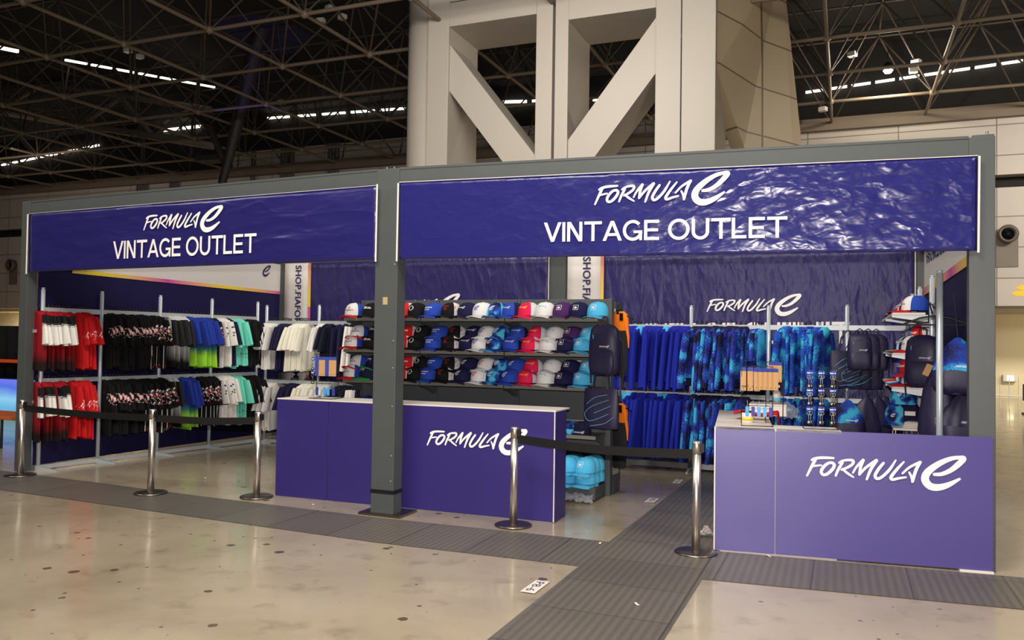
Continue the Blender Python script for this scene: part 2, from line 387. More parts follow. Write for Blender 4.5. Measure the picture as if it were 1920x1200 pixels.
wob = k.math('MULTIPLY', k.math('SUBTRACT', k.noise(40, 2, o_).outputs[0], .5), .10)
spot = k.math('LESS_THAN', k.math('ADD', vo.outputs['Distance'], wob), rad)
vo2 = k.n('ShaderNodeTexVoronoi'); vo2.inputs['Scale'].default_value = 9; k.l(o_, vo2.inputs['Vector'])
sep2 = k.n('ShaderNodeSeparateColor'); k.l(vo2.outputs['Color'], sep2.inputs[0])
spot2 = k.math('LESS_THAN', k.math('ADD', vo2.outputs['Distance'], wob), k.math('MULTIPLY', k.math('POWER', sep2.outputs[0], 4.0), .16))
sp_ = k.math('MAXIMUM', spot, spot2)
k.l(k.mix(k.math('MULTIPLY', sp_, .92), mx.outputs[2], lin((78, 66, 52))), k.b.inputs['Base Color'])
k.l(k.ramp(n2.outputs[0], [(.2, (150, 150, 150)), (.8, (120, 120, 120))]).outputs[0], k.b.inputs['Roughness'])
k.b.inputs['Coat Weight'].default_value = .4; k.b.inputs['Coat Roughness'].default_value = .1
k.bump(n3.outputs[0], .05, .002)
k.bump(n2.outputs[0], .03, .01)
M_floor = k.m
m = MB(); m.add([(-60, -14, 0), (30, -14, 0), (30, 27, 0), (-60, 27, 0)], [(0, 1, 2, 3)]); struct(m.build('floor', M_floor))
k = NT('trench_plate'); o_ = k.obj()
wv = k.n('ShaderNodeTexChecker'); mp = k.n('ShaderNodeMapping'); mp.inputs['Rotation'].default_value = (0, 0, .78); mp.inputs['Scale'].default_value = (1, 2.2, 1); k.l(o_, mp.inputs[0]); k.l(mp.outputs[0], wv.inputs[0]); wv.inputs['Scale'].default_value = 26
br = k.n('ShaderNodeTexBrick'); br.offset = 0; br.inputs['Scale'].default_value = 1; br.inputs['Brick Width'].default_value = .62; br.inputs['Row Height'].default_value = 3; br.inputs['Mortar Size'].default_value = .006
br.inputs['Color1'].default_value = lin((116, 109, 102)); br.inputs['Color2'].default_value = lin((100, 94, 88)); br.inputs['Mortar'].default_value = lin((40, 38, 38)); k.l(o_, br.inputs[0])
nz = k.noise(1.3, 4, o_); d1 = k.math('MULTIPLY', wv.outputs[1], .35)
k.l(k.mix(k.math('MULTIPLY', wv.outputs[1], .45), k.mix(k.math('MULTIPLY', nz.outputs[0], .5), br.outputs[0], lin((138, 130, 120))), lin((70, 66, 62))), k.b.inputs['Base Color'])
k.b.inputs['Roughness'].default_value = .42; k.b.inputs['Metallic'].default_value = .25; k.bump(wv.outputs[1], .35, .004)
M_plate = k.m
m = MB()
NE = [(-6.5, -.55), (-4.138, -.709), (.471, -.939), (2.158, -.906), (3.026, -.859), (4.953, -.666), (9, -.3)]
FA = [(-6.5, .16), (-4.653, .093), (-2.097, -.071), (-.044, -.15), (2.175, -.115), (3.018, -.042), (4.908, .136), (9, .5)]
poly = [(x, y, .004) for x, y in NE] + [(x, y, .004) for x, y in reversed(FA)]
bm = bmesh.new(); f = bm.faces.new([bm.verts.new(p) for p in poly]); bmesh.ops.triangulate(bm, faces=[f]); bm.verts.index_update()
m.add([tuple(v.co) for v in bm.verts], [tuple(v.index for v in f.verts) for f in bm.faces]); bm.free()
struct(m.build('trim_1', M_plate))
k = M_plate.copy(); k.name = 'trench_plate_cross'
for nd in k.node_tree.nodes:
    if nd.type == 'TEX_BRICK': nd.inputs['Brick Width'].default_value = 3; nd.inputs['Row Height'].default_value = .62
m = MB(); m.add([(2.13, -6.5, .006), (3.01, -6.5, .006), (3.03, 0, .006), (3.03, 4.5, .006), (2.24, 4.5, .006), (2.17, -.1, .006)], [(0, 1, 2, 3, 4, 5)]); struct(m.build('trim_2', k))
# ------------------------------------------------------------------ hall
def panelmat(name, c1, c2, w_, h_, rough=.55):
    k = NT(name); o = k.obj(); mp = k.n('ShaderNodeMapping'); mp.inputs['Rotation'].default_value = (PI / 2, 0, 0); k.l(o, mp.inputs[0])
    br = k.n('ShaderNodeTexBrick'); br.offset = 0; br.inputs['Scale'].default_value = 1; br.inputs['Brick Width'].default_value = w_; br.inputs['Row Height'].default_value = h_; br.inputs['Mortar Size'].default_value = .018
    br.inputs['Color1'].default_value = lin(c1); br.inputs['Color2'].default_value = lin(tuple(int(x * .96) for x in c1)); br.inputs['Mortar'].default_value = lin(c2); k.l(mp.outputs[0], br.inputs[0])
    k.l(br.outputs[0], k.b.inputs['Base Color']); k.b.inputs['Roughness'].default_value = rough; return k.m
M_wall = panelmat('grey_beige_wall_panels', (178, 168, 160), (110, 100, 92), 2.75, .95)
M_dark = plain('dark_roof_deck', (30, 26, 25), .9, noise=.3, bscale=.6)
WY = 22.3
m = MB(); m.box((-60, WY, 2.95), (30, WY + .3, 6.6)); m.box((-60, WY + .5, 6.6), (30, WY + .8, 7.0), 1); m.box((-60, WY, 7.0), (30, WY + .3, 8.9)); m.box((-60, WY + .3, 6.4), (30, WY + .8, 6.6)); m.box((-60, WY + .3, 7.0), (30, WY + .8, 7.2))
struct(m.build('wall_back', [M_wall, M_dark]))
xa_, xb_ = on_y(438, 280, WY).x, on_y(1300, 250, WY).x; m = MB(); m.box((xa_, WY - .05, 8.9), (xb_, WY + .25, on_y(770, 257, WY).z)); struct(m.build('wall_mid', M_wall))
m = MB(); m.box((-60, 25.0, 0), (30, 25.2, 3.4)); struct(m.build('wall_recess', plain('cream_plaster', (226, 212, 176), .7, noise=.03)))
m = MB(); m.box((-60, WY + .3, 2.8), (30, 25.0, 2.95)); struct(m.build('ceiling_recess', plain('soffit_grey', (170, 160, 140), .7)))
m = MB(); m.box((-60, WY - .25, 8.75), (30, WY + .3, 9.15)); struct(m.build('trim_3', plain('roof_edge_beam', (112, 98, 84), .7, noise=.2, bscale=1)))
m = MB(); m.box((-60, WY + 1.5, 9.15), (30, WY + 1.8, 12.2)); struct(m.build('wall_upper', M_dark))
m = MB(); m.box((-60, -14, 12), (30, 28, 12.2)); struct(m.build('ceiling', M_dark))
# clerestory strips
M_win = plain('daylit_strip_glass', (255, 246, 226), .5, emis=3)
nwin = 1
def strip(p, q, h, n, y=None):
    global nwin
    for i in range(n):
        a = Vector(p).lerp(Vector(q), (i + .06) / n); b = Vector(p).lerp(Vector(q), (i + .86) / n)
        d = (b - a); m = MB(); s_ = Vector((0, .08, 0)) if abs(d.x) > abs(d.y) else Vector((.08, 0, 0))
        vs = [a, b, b + Vector((0, 0, h)), a + Vector((0, 0, h))]
        m.add([tuple(v) for v in vs] + [tuple(v + s_) for v in vs], [(0, 1, 2, 3), (4, 5, 6, 7), (0, 1, 5, 4), (1, 2, 6, 5), (2, 3, 7, 6), (3, 0, 4, 7)])
        struct(m.build('window_%d' % nwin, M_win)); nwin += 1
YS = WY + 1.35
strip(on_y(1508, 175, YS), on_y(1925, 114, YS), .07, 9)
strip(on_y(498, 223, YS), on_y(766, 204, YS), .08, 5)
strip(on_y(940, 193, YS), on_y(1228, 186, YS), .1, 5)
strip(on_y(300, 247, YS), on_y(380, 238, YS), .12, 2)
strip(on_y(0, 311, YS), on_y(190, 272, YS), .08, 5)
strip(on_x(118, 114, -19), on_x(405, 166, -19), .06, 7)
strip(on_x(-20, 89, -19), on_x(40, 101, -19), .09, 1)
# space frame
M_truss = plain('truss_tube_paint', (112, 98, 82), .55, noise=.1, bscale=2)
m = MB(); S = 2.75; z0, z1 = 9.0, 11.3
xs = [-46 + S * i for i in range(25)]; ys = [WY + .1 - S * i for i in range(9)]
for i, x in enumerate(xs):
    for j, y in enumerate(ys):
        if i + 1 < len(xs): m.tube([(x, y, z0), (x + S, y, z0)], .048, 6, cap=False)
        if j + 1 < len(ys): m.tube([(x, y, z0), (x, y - S, z0)], .048, 6, cap=False)
        cx, cy = x + S / 2, y - S / 2
        for dx in (-1, 1):
            for dy in (-1, 1): m.tube([(cx + dx * S / 2, cy + dy * S / 2, z0), (cx, cy, z1)], .028, 5, 1, cap=False)
        m.tube([(cx, cy, z1), (cx + S, cy, z1)], .035, 5, 1, cap=False); m.tube([(cx, cy, z1), (cx, cy - S, z1)], .035, 5, 1, cap=False)
        m.lathe([(.02, -.1), (.1, -.05), (.1, .05), (.02, .1)], 8, c=(x, y, z0))
struct(m.build('space_frame', [M_truss, plain('truss_web_paint', (70, 60, 52), .6)]), 'tubular space frame carrying the dark hall roof')
# heavy truss and leaning mast at the dark side of the hall
M_heavy = plain('heavy_truss_paint', (112, 102, 94), .6, noise=.1, bscale=1)
r_ = thing('roof_truss', 'heavy box truss of thick tubes crossing under the dark roof', 'truss', on_y(150, 235, 17)); struct(r_)
def P17(u, v): return on_y(u, v, 17) - r_.location
for nm, a, b, rr in (('chord', (-60, 132), (395, 206), .12), ('chord', (-60, 200), (400, 274), .14), ('diagonal_brace', (0, 205), (85, 155), .1), ('diagonal_brace', (85, 155), (150, 236), .1), ('diagonal_brace', (150, 236), (228, 182), .1), ('diagonal_brace', (228, 182), (288, 256), .1), ('diagonal_brace', (288, 256), (360, 200), .08)):
    MB().tube([P17(*a), P17(*b)], rr, 8).build(nm, M_heavy, r_)
r_ = thing('leaning_mast', 'dark leaning roof mast with branching arm and small platform above the booth', 'mast', on_y(430, 300, 15.5)); struct(r_)
def P15(u, v): return on_y(u, v, 15.5) - r_.location
M_mast = plain('mast_paint', (36, 29, 25), .6, noise=.2, bscale=1)
MB().tube([P15(512, -30), P15(470, 130), P15(428, 300), P15(416, 345)], [.32, .27, .16, .14], 12).build('mast_tube', M_mast, r_)
MB().tube([P15(360, 208), P15(395, 240), P15(418, 300)], [.08, .12, .12], 10).build('arm', M_mast, r_)
MB().box(P15(366, 302), P15(412, 288) + Vector((0, .6, 0)), bev=.02).build('platform', M_mast, r_)
bl = bpy.data.lights.new('blue_stage_light', 'SPOT'); bl.energy = 900; bl.color = (.2, .15, 1); bl.spot_size = .35; bo = bpy.data.objects.new('blue_stage_light', bl); C.objects.link(bo)
bo.location = (-13, 12.0, 3.2); bo.rotation_euler = (on_y(488, 80, 15.5) - bo.location).to_track_quat('-Z', 'Y').to_euler()
# conduits on the wall
for i, (u, n) in enumerate([(527, 5), (616, 4), (258, 5), (320, 4), (472, 2)]):
    m = MB(); c = on_y(u, 300, WY - .1)
    for q in range(n): m.tube([(c.x + q * .16, WY - .12, 7.0), (c.x + q * .16, WY - .08, 9.9 if u > 440 else 9.3)], .045, 6)
    struct(m.build('trim_%d' % (4 + i), plain('conduit_grey', (88, 82, 78), .5, .3)))
# unlit high-bay lamps
gl = 'switched-off box lamps under the roof'
for i, (u, v, d) in enumerate([(577, 23, 14), (618, 15, 14), (602, 39, 14), (642, 32, 14), (240, 95, 14), (262, 106, 14), (500, 196, 19), (527, 192, 19), (1718, 117, 19), (1713, 132, 19), (1598, 102, 19), (1543, 205, 21)]):
    p = on_y(u, v, d); t = thing('ceiling_lamp', 'small unlit white roof lamp, %s' % ['uppermost left of the tower', 'second highest left of the tower', 'third highest left of the tower', 'lowest of the four left of the tower', 'by the descending window strip', 'just below the one by the descending strip', 'beside the tower above the flat window strip', 'closest to the tower above the strip', 'right of the floodlight, upper', 'right of the floodlight, lower', 'left of the floodlight on a strut', 'low over the pale wall right of the tower'][i], 'lamp', p, random.uniform(-.5, .5), gl)
    MB().box((-.12, -.1, -.07), (.12, .1, .07), bev=.02).build('lamp_body', plain('lamp_white', (210, 205, 200), .5), t)
    MB().tube([(0, 0, .07), (0, 0, .5)], .012, 6).build('bracket', M_black, t)
p = on_y(1665, 132, 19); t = thing('floodlight', 'glowing floodlight shining under the roof beside the cladded tower', 'lamp', p)
MB().lathe([(.06, -.02), (.13, 0), (.14, .12), (.08, .22)], 16).build('lamp_body', M_black, t)
MB().lathe([(.01, -.09), (.09, -.07), (.13, -.01), (.13, .0)], 16).build('lens', plain('lit_lens', (255, 246, 225), .4, emis=60), t)
MB().tube([(0, 0, .2), (0, 0, .7)], .015, 6).build('bracket', M_black, t)
pl = bpy.data.lights.new('floodlight_beam', 'POINT'); pl.energy = 260; pl.color = (1, .9, .7); pl.shadow_soft_size = .12; po = bpy.data.objects.new('floodlight_beam', pl); C.objects.link(po); po.location = p + Vector((0, 0, -.3))
# tower
M_tower = plain('beige_tower_panel', (184, 175, 163), .5, noise=.03, bscale=1.2)
M_clad = panelmat('beige_metal_cladding', (198, 180, 150), (120, 106, 86), 1.05, 1.05, .38)
tw = thing('support_tower', 'huge beige clad roof support tower of columns and diagonals behind the booth', 'tower', (-2, 10, 0)); struct(tw)
def T(x, y, z): return Vector((x + 2, y - 10, z))
ZT = 11.5
def tbox(name, x0, x1, y0=10, y1=11.6, za=0, zb=ZT, mat=M_tower):
    return MB().box(T(x0, y0, za), T(x1, y1, zb), bev=.015).build(name, mat, tw)
m = MB(); m.lathe([(.55, 0), (.55, ZT)], 32, c=T(-5.27, 10.62, 0)); m.build('column', M_tower, tw)
tbox('column', -5.04, -4.5); tbox('column', -2.36, -1.98); tbox('column', -1.92, -1.62)
tbox('column', .28, .80); tbox('column', .82, 1.50, 10.0, 11.6)
def brace(a, b, hw, y0, y1, name='diagonal_brace'):
    a, b = Vector(a), Vector(b); d = (b - a).normalized(); n = Vector((-d.y, d.x)) * hw
    P = [a + n, b + n, b - n, a - n]; m = MB(); m.prism([(q.x + 2, q.y) for q in P], (0, y0 - 10, 0), (1, 0, 0), (0, 0, 1), (0, y1 - y0, 0)); return m.build(name, M_tower, tw)
def TX(u, v): q = on_y(u, v, 10.08); return (q.x, q.z)
brace(TX(815, 90), TX(1005, 340), .33, 10.08, 11.1); brace(TX(1255, 50), TX(1045, 340), .36, 10.08, 11.1)
m = MB(); zl = on_y(842, 50, 10).z; m.box(T(-4.5, 10.0, zl), T(-2.36, 11.6, zl + .55), bev=.01).build('cross_beam', M_tower, tw)
m = MB(); m.box(T(-4.52, 9.99, zl + .57), T(1.5, 11.6, ZT), bev=.01).build('cross_beam', M_tower, tw)
m = MB(); zr = on_y(1150, 25, 10).z; m.box(T(-1.62, 10.0, zr), T(.28, 11.6, zl + .56), bev=.01).build('cross_beam', M_tower, tw)
# tilted cladding wall on the tower's flank
q0, q1, q2, q3, q4 = on_y(1345, 0, 10.2), on_y(1465, -40, 12.6), on_y(1503, 268, 13.6), on_y(1395, 275, 11.8), on_y(1345, 130, 10.2)
a0 = [q - tw.location for q in (q0 + Vector((0, 0, .6)), q1 + Vector((0, 0, .5)), q2, on_y(1490, 340, 13.4), on_y(1420, 340, 12.2), q3, q4)]
m = MB(); m.add([tuple(q) for q in a0] + [tuple(q + Vector((-.3, .25, 0))) for q in a0], [tuple(range(7)), tuple(range(13, 6, -1))] + [(i, (i + 1) % 7, 7 + (i + 1) % 7, 7 + i) for i in range(7)]); m.build('cladding', M_clad, tw)
# far right details
def nozzle(u, v, lab):
    p = on_y(u, v, WY); t = thing('air_nozzle', lab, 'air vent', (p.x, WY, p.z))
    MB().lathe([(.26, 0), (.28, -.25), (.2, -.3), (.18, -.12)], 24, ax='y').build('nozzle_ring', plain('nozzle_grey', (84, 76, 70), .5, .3), t)
    MB().lathe([(.01, -.1), (.17, -.14)], 20, ax='y').build('throat', M_black, t)
    MB().box((-.3, -.03, -1.0), (.3, 0.0, .0), bev=.01).build('recess_plate', plain('recess_brown', (108, 98, 88), .6), t)
nozzle(1888, 440, 'round air nozzle with dark plate on the pale hall wall beside the booth')
nozzle(26, 497, 'round air nozzle on the shadowed hall wall past the far booth post')
p = on_y(1915, 550, 20); t = thing('direction_sign', 'small yellow arrow signs hanging in the hall beyond the booth', 'sign', p)
for dz, dx in ((0, 0), (.16, .12)):
    m = MB(); m.prism([(-.25 + dx, 0), (-.12 + dx, .07), (.5, .07), (.5, -.07), (-.12 + dx, -.07)], (0, 0, dz), (1, 0, 0), (0, 0, 1), (0, .03, 0)); m.build('arrow_board', plain('sign_yellow', (236, 190, 30), .5), t)
MB().tube([(.2, .01, -.05), (.2, .01, 3.5)], .01, 5).build('hanger_wire', M_black, t)
p = on_y(1920, 762, 17); t = thing('dark_banner_stand', 'dark blue upright panel at the very edge of the picture', 'sign', (p.x, 17, 0))
MB().box((-.02, 0, .35), (.8, .06, p.z + .55), bev=.01).build('panel', M_navyprint, t); MB().box((0, -.2, 0), (.8, .3, .04)).build('base', M_black, t)
MB().box((.1, .01, .03), (.15, .05, .4)).build('post', M_black, t)
p = on_y(1893, 709, 24.9); t = thing('exit_light', 'small lit box light low on the cream wall', 'lamp', p)
MB().box((-.2, -.08, -.11), (.2, .1, .11), bev=.01).build('lamp_body', M_white, t); MB().box((-.08, -.09, -.08), (.1, -.079, .08)).build('lit_panel', plain('lit_warm', (255, 240, 190), .5, emis=5), t)
t = thing('crowd_barrier', 'white wire barrier with posts in the hall beyond the booth corner', 'barrier', tuple(on_z(1880, 765, 0)))
for i in range(5): MB().tube([(i * .22 - .5, 0, 0), (i * .22 - .5, 0, .85)], .012, 6).build('post', M_white, t)
m = MB(); m.tube([(-.5, 0, .35), (.6, 0, .33)], .02, 6); m.build('rail', M_white, t)
# far left: lit screen, dark drape, table
m = MB(); a = on_y(-60, 0, 13).x; b = on_y(40, 0, 13).x
p = on_y(10, 740, 4.2); t = thing('led_screen', 'glowing pale blue low stage screen past the far booth post', 'screen', (p.x, 4.2, 0))
k = NT('screen_picture'); sp = k.n('ShaderNodeSeparateXYZ'); k.l(k.obj(), sp.inputs[0]); nz = k.noise(1.2, 3, k.obj())
f = k.math('ADD', k.math('MULTIPLY', sp.outputs[2], 1.1), k.math('MULTIPLY', nz.outputs[0], .35))
r = k.ramp(f, [(.15, (120, 170, 160)), (.4, (110, 190, 235)), (.6, (150, 215, 250)), (.85, (90, 120, 235)), (1, (120, 130, 250))]); k.l(r.outputs[0], k.b.inputs['Emission Color']); k.b.inputs['Emission Strength'].default_value = .9; k.b.inputs['Base Color'].default_value = (0, 0, 0, 1)
zt = on_y(10, 711, 4.2).z; zb = on_y(10, 800, 4.2).z
MB().box((-2.2, 0, max(.02, zb)), (.9, .1, zt)).build('screen_face', k.m, t); MB().box((-2.2, .02, 0), (.9, .2, zt + .02)).build('screen_case', M_black, t)
m = MB(); m.grid(lambda u, v: (p.x - 3 + 3.9 * u, 4.5 + .05 * math.sin(u * 80), zt + v * (on_y(10, 611, 4.5).z - zt)), 80, 1, th=(0, .03, 0)); tag(m.build('stage_drape', M_blackcloth), 'black drape hanging above the glowing screen', 'curtain')
MB().box((p.x - 3, 4.4, 0), (p.x + .9, 4.6, zt)).build('drape_base', M_black, bpy.data.objects['stage_drape'])
q = on_y(10, 677, 4.3); MB().box((q.x - 2, 4.36, q.z - .03), (q.x + .8, 4.4, q.z + .03)).build('lit_trim', plain('orange_strip', (190, 70, 20), .5, emis=.25), bpy.data.objects['stage_drape'])
p = on_z(4, 841, 0); t = thing('folding_table', 'orange-topped table with black legs beyond the far post', 'table', (p.x - .5, p.y, 0)); zt_ = on_y(15, 780, p.y).z
MB().box((-.9, -.05, zt_ - .05), (.72, .55, zt_), bev=.01).build('tabletop', plain('orange_wood', (196, 96, 44), .5, noise=.1), t)
for x, y in ((.48, 0), (.48, .5), (-.8, 0), (-.8, .5)): MB().tube([(x, y, 0), (x, y, zt_ - .05)], .02, 6).build('leg', M_black, t)
# ------------------------------------------------------------------ booth frame
LF = (-5.06, .19); MF = (0.0, -.05); RF = (4.93, .22)
bf = thing('booth_frame', 'dark grey steel booth frame of posts and top beams', 'frame', (0, 0, 0))
HM = 3.19
def post(x0, x1, y0, y1, h, plate=True):
    p = MB().box((x0, y0, 0), (x1, y1, h), bev=.006).build('post', M_steel, bf)
    if plate: MB().box((x0 - .1, y0 - .05, 0), (x1 + .1, y1 + .12, .025), bev=.004).build('base_plate', M_chromed, p)
    return p
p1 = post(-5.115, -4.99, .165, .29, 3.18, False)
p2 = post(-.11, .127, -.055, .10, 3.19)
p3 = post(4.765, 4.935, .22, .345, 3.16, False)
m = MB(); m.box((-.113, -.058, .20), (.13, .103, .235)); m.build('black_tape', M_black, p2)
m = MB(); m.box((-.02, -.057, 1.93), (.03, -.054, 2.0)); m.build('sticker', plain('old_sticker', (170, 150, 110), .7, noise=.2), p2)
for z in (.32, .55, 1.0, 1.35, 1.6, 2.3): MB().lathe([(.006, 0), (.006, .004)], 8, c=(0.1, -.06, z), ax='y').build('rivet', plain('rivet_pale', (170, 168, 164), .5), p2)
for px in (-.05, .03): MB().tube([(px, .02, 3.19), (px, .02, 3.22)], .008, 6).build('bolt', M_chrome, p2)
MB().tube([(4.89, .28, 3.16), (4.89, .28, 3.21)], .01, 6).build('bolt', M_chrome, p3)
MB().box((4.79, .23, 3.14), (4.93, .34, 3.175)).build('cap_block', M_steel, p3)
def beam(a, b, z0a, z1a, z0b, z1b, th=.11, mat=M_steel, name='beam'):
    a, b = Vector((*a, 0)), Vector((*b, 0)); d = (b - a).normalized(); n = Vector((-d.y, d.x, 0)) * th
    vs = [a + Vector((0, 0, z0a)), b + Vector((0, 0, z0b)), b + Vector((0, 0, z1b)), a + Vector((0, 0, z1a))]
    m = MB(); m.add([tuple(v) for v in vs] + [tuple(v + n) for v in vs], [(0, 1, 2, 3), (4, 5, 6, 7), (0, 1, 5, 4), (1, 2, 6, 5), (2, 3, 7, 6), (3, 0, 4, 7)])
    return m.build(name, mat, bf)
A_ = lambda q, dy=.0: (q[0], q[1] + dy)
beam((-4.99, .175), (-.11, -.045), 2.96, 3.17, 2.98, 3.18); beam((.127, -.045), (4.765, .225), 2.98, 3.18, 2.9, 3.155)
m = beam((-4.99, .17), (-.11, -.05), 3.165, 3.185, 3.175, 3.195, .13); beam((.127, -.05), (4.765, .22), 3.175, 3.195, 3.15, 3.17, .13)
YB = 4.55
for x0, x1 in ((-4.9, -4.72), (-.05, .21), (4.735, 4.87)): post(x0, x1, YB, YB + .12, 3.0, False)
for a, b in (((-4.72, YB + .01), (-.05, YB + .01)), ((.21, YB + .01), (4.735, YB + .01)), ((-5.05, .29), (-4.85, YB)), ((4.88, .345), (4.82, YB))): beam(a, b, 2.85, 3.0, 2.85, 3.0, .1)
# fascia banners
def quad_map(c, off=lambda u, v: 0, n=None):
    bl_, br_, tr_, tl_ = [Vector(q) for q in c]; nn = n or (br_ - bl_).cross(tl_ - bl_).normalized()
    def fn(u, v, d=0.0): return (bl_.lerp(br_, u)).lerp(tl_.lerp(tr_, u), v) + nn * (d + off(u, v))
    return fn
def wav(seed, amp):
    rg = random.Random(seed); T_ = [(rg.uniform(2, 14), rg.uniform(-5, 5), rg.uniform(0, 6), rg.uniform(.3, 1)) for _ in range(7)]
    return lambda u, v: amp * sum(a * math.sin(f * u * 2 + g * v + ph) for f, g, ph, a in T_) / 7 * (.3 + math.sin(PI * min(1, max(0, v)) * .9))
LA, LB = (-5.06, .155), (-.1, -.085); RA, RB = (.1, -.085), (4.88, .19)
cL = [on_wall(53, 510, LA, LB), on_wall(705, 487, LA, LB), on_wall(706.5, 348, LA, LB), on_wall(55, 401, LA, LB)]
cR = [on_wall(749, 486, RA, RB), on_wall(1832, 470, RA, RB), on_wall(1833, 292, RA, RB), on_wall(749, 342, RA, RB)]
def world_banner(name, label, c, mat, seed, amp, nu, nv, th=.004):
    org = Vector(c[0]); f = quad_map([Vector(q) - org for q in c], wav(seed, amp))
    t = thing(name, label, 'banner', org)
    MB().grid(lambda u, v: tuple(f(u, v)), nu, nv, th=tuple((Vector(c[1]) - Vector(c[0])).cross(Vector(c[3]) - Vector(c[0])).normalized() * -th)).build('banner_cloth', mat, t)
    return t, f, org
def px_map(f, org, pa, pb, W=1.0, uvplane=None):
    """letters with baseline from pixel pa to pb on the plane of a banner"""
def place_logo(polys, base_a, base_b, plane, parent, width=1.0, name='logo', mat=None, hs=1.0, off=.006, slant=0.0):
    A = on_wall(*base_a, *plane); B = on_wall(*base_b, *plane); dz = (B - A).z; h = (B - A); h.z = 0; L = h.length; d = h.normalized(); n = Vector((d.y, -d.x, 0)) * off
    org = parent.location
    m = MB()
    R_ = Matrix.Rotation(-parent.rotation_euler.z, 3, 'Z')
    nu = n.normalized()
    for ip, p in enumerate(polys): m.add([tuple(R_ @ (A + h * (x / width) + Vector((0, 0, dz * x / width + z * L / width * hs)) + n + nu * (ip * 1.5e-5) - org)) for x, z in p], [tuple(range(len(p)))])
    return m.build(name, mat or M_letter, parent)
tL, fL, oL = world_banner('fascia_banner', 'blue vinyl sign over the longer-looking far bay, above the T-shirt racks', cL, M_banner, 3, .007, 90, 16)
tR, fR, oR = world_banner('fascia_banner', 'heavily creased glossy blue sign over the bay with the open walkway', cR, M_banner_f, 5, .007, 120, 20)
OFF = .011
for fe, nm in ((FEW, 'logo_word'), (FEE, 'logo_letter')):
    place_logo(fe, (270, 432.5), (419, 425), (LA, LB), tL, off=OFF, name=nm); place_logo(fe, (1114, 385), (1369, 371), (RA, RB), tR, off=OFF, name=nm)
vt, vw = text_polys('VINTAGE OUTLET', .012)
def fit_text(base_a, base_b, cap_px, plane, parent, txt='VINTAGE OUTLET', bold=.012, mat=None, name='lettering', off=OFF):
    polys, W = wide_text(txt); A = on_wall(*base_a, *plane); T2 = on_wall(base_a[0], base_a[1] - cap_px, *plane); B = on_wall(*base_b, *plane)
    L = math.hypot((B - A).x, (B - A).y); hs = (T2.z - A.z) / (L / W)
    cut = wide_text('VINTAGE')[1] + .15
    for part in ([p for p in polys if p[0][0] < cut], [p for p in polys if p[0][0] >= cut]): place_logo(part, base_a, base_b, plane, parent, W, name, mat, hs, off)
fit_text((213, 486), (481, 474), 33, (LA, LB), tL); fit_text((1020, 454), (1475, 445.5), 36, (RA, RB), tR)
def rod(parent, a, b, r=.009, plane=None, name='edge_rod'):
    A = on_wall(*a, *plane) - parent.location; B = on_wall(*b, *plane) - parent.location; n = Vector((0, -.012, 0))
    MB().tube([A + n, B + n], r, 6).build(name, M_white, parent)
rod(tL, (54, 402), (51, 514), plane=(LA, LB)); rod(tL, (708.5, 346), (705.5, 491), plane=(LA, LB)); rod(tR, (748, 344), (745, 490), plane=(RA, RB)); rod(tR, (1836, 293), (1834, 474), plane=(RA, RB))
m = MB(); m.tube([fL(0, 1, .004), fL(.5, 1, .012), fL(1, 1, .004)], .0025, 5); m.build('top_hem', M_white, tL)
m = MB(); m.tube([fR(0, 1, .004), fR(.5, 1, .012), fR(1, 1, .004)], .0035, 5); m.build('top_hem', M_white, tR)
# back wall banners
BP = ((-4.7, YB - .02), (4.7, YB - .02))
for i, (ux0, ux1, us, lg, vt_) in enumerate([(534, 1029, 582, ((714, 590), (864, 584)), None), (1064, 1716, 1131, ((1325, 585), (1503, 585)), ((1188, 644), (1592, 644), 37))]):
    xa, xb, xs_ = on_wall(ux0, 560, *BP).x, on_wall(ux1, 560, *BP).x, on_wall(us, 560, *BP).x
    t = thing('back_banner', ['navy back wall banner behind the cap shelving with white vertical strip', 'creased navy back wall banner behind the hoodie racks with white vertical strip'][i], 'banner', (xa, YB - .02, .02))
    W = xb - xa; ws = xs_ - xa; Z = 2.83; f = wav(11 + i, .014)
    MB().grid(lambda u, v: (ws + u * (W - ws), -.012 + f(u, v), v * Z), 70, 30, th=(0, .008, 0)).build('banner_cloth', M_back, t)
    MB().grid(lambda u, v: (u * (ws - .03), -.012, v * Z), 4, 8, th=(0, .008, 0)).build('white_strip', M_wcloth, t)
    MB().box((ws - .035, -.02, 0), (ws + .01, 0, Z)).build('gradient_edge', M_gradz, t)
    pl_, wl_ = text_polys('SHOP.FIAFORMULAE.COM', .02)
    za = on_wall((550 if i == 0 else 1092), (498 if i == 0 else 482), *BP).z - .02; xx = ws * .55; hcap = .11; m = MB()
    ln = (za - .95) / wl_
    for p in pl_: m.add([(xx + (z - .5) * hcap * 1.0, -.024, za - x * ln) for x, z in p], [tuple(range(len(p)))])
    m.build('lettering', M_navyprint, t)
    place_logo(FEW, lg[0], lg[1], BP, t, off=.035, name='logo_word'); place_logo(FEE, lg[0], lg[1], BP, t, off=.035, name='logo_letter')
    if vt_: fit_text(vt_[0], vt_[1], vt_[2], BP, t, off=.035)
    MB().tube([(W, -.015, 0), (W, -.015, Z)], .008, 6).build('edge_rod', M_white, t)
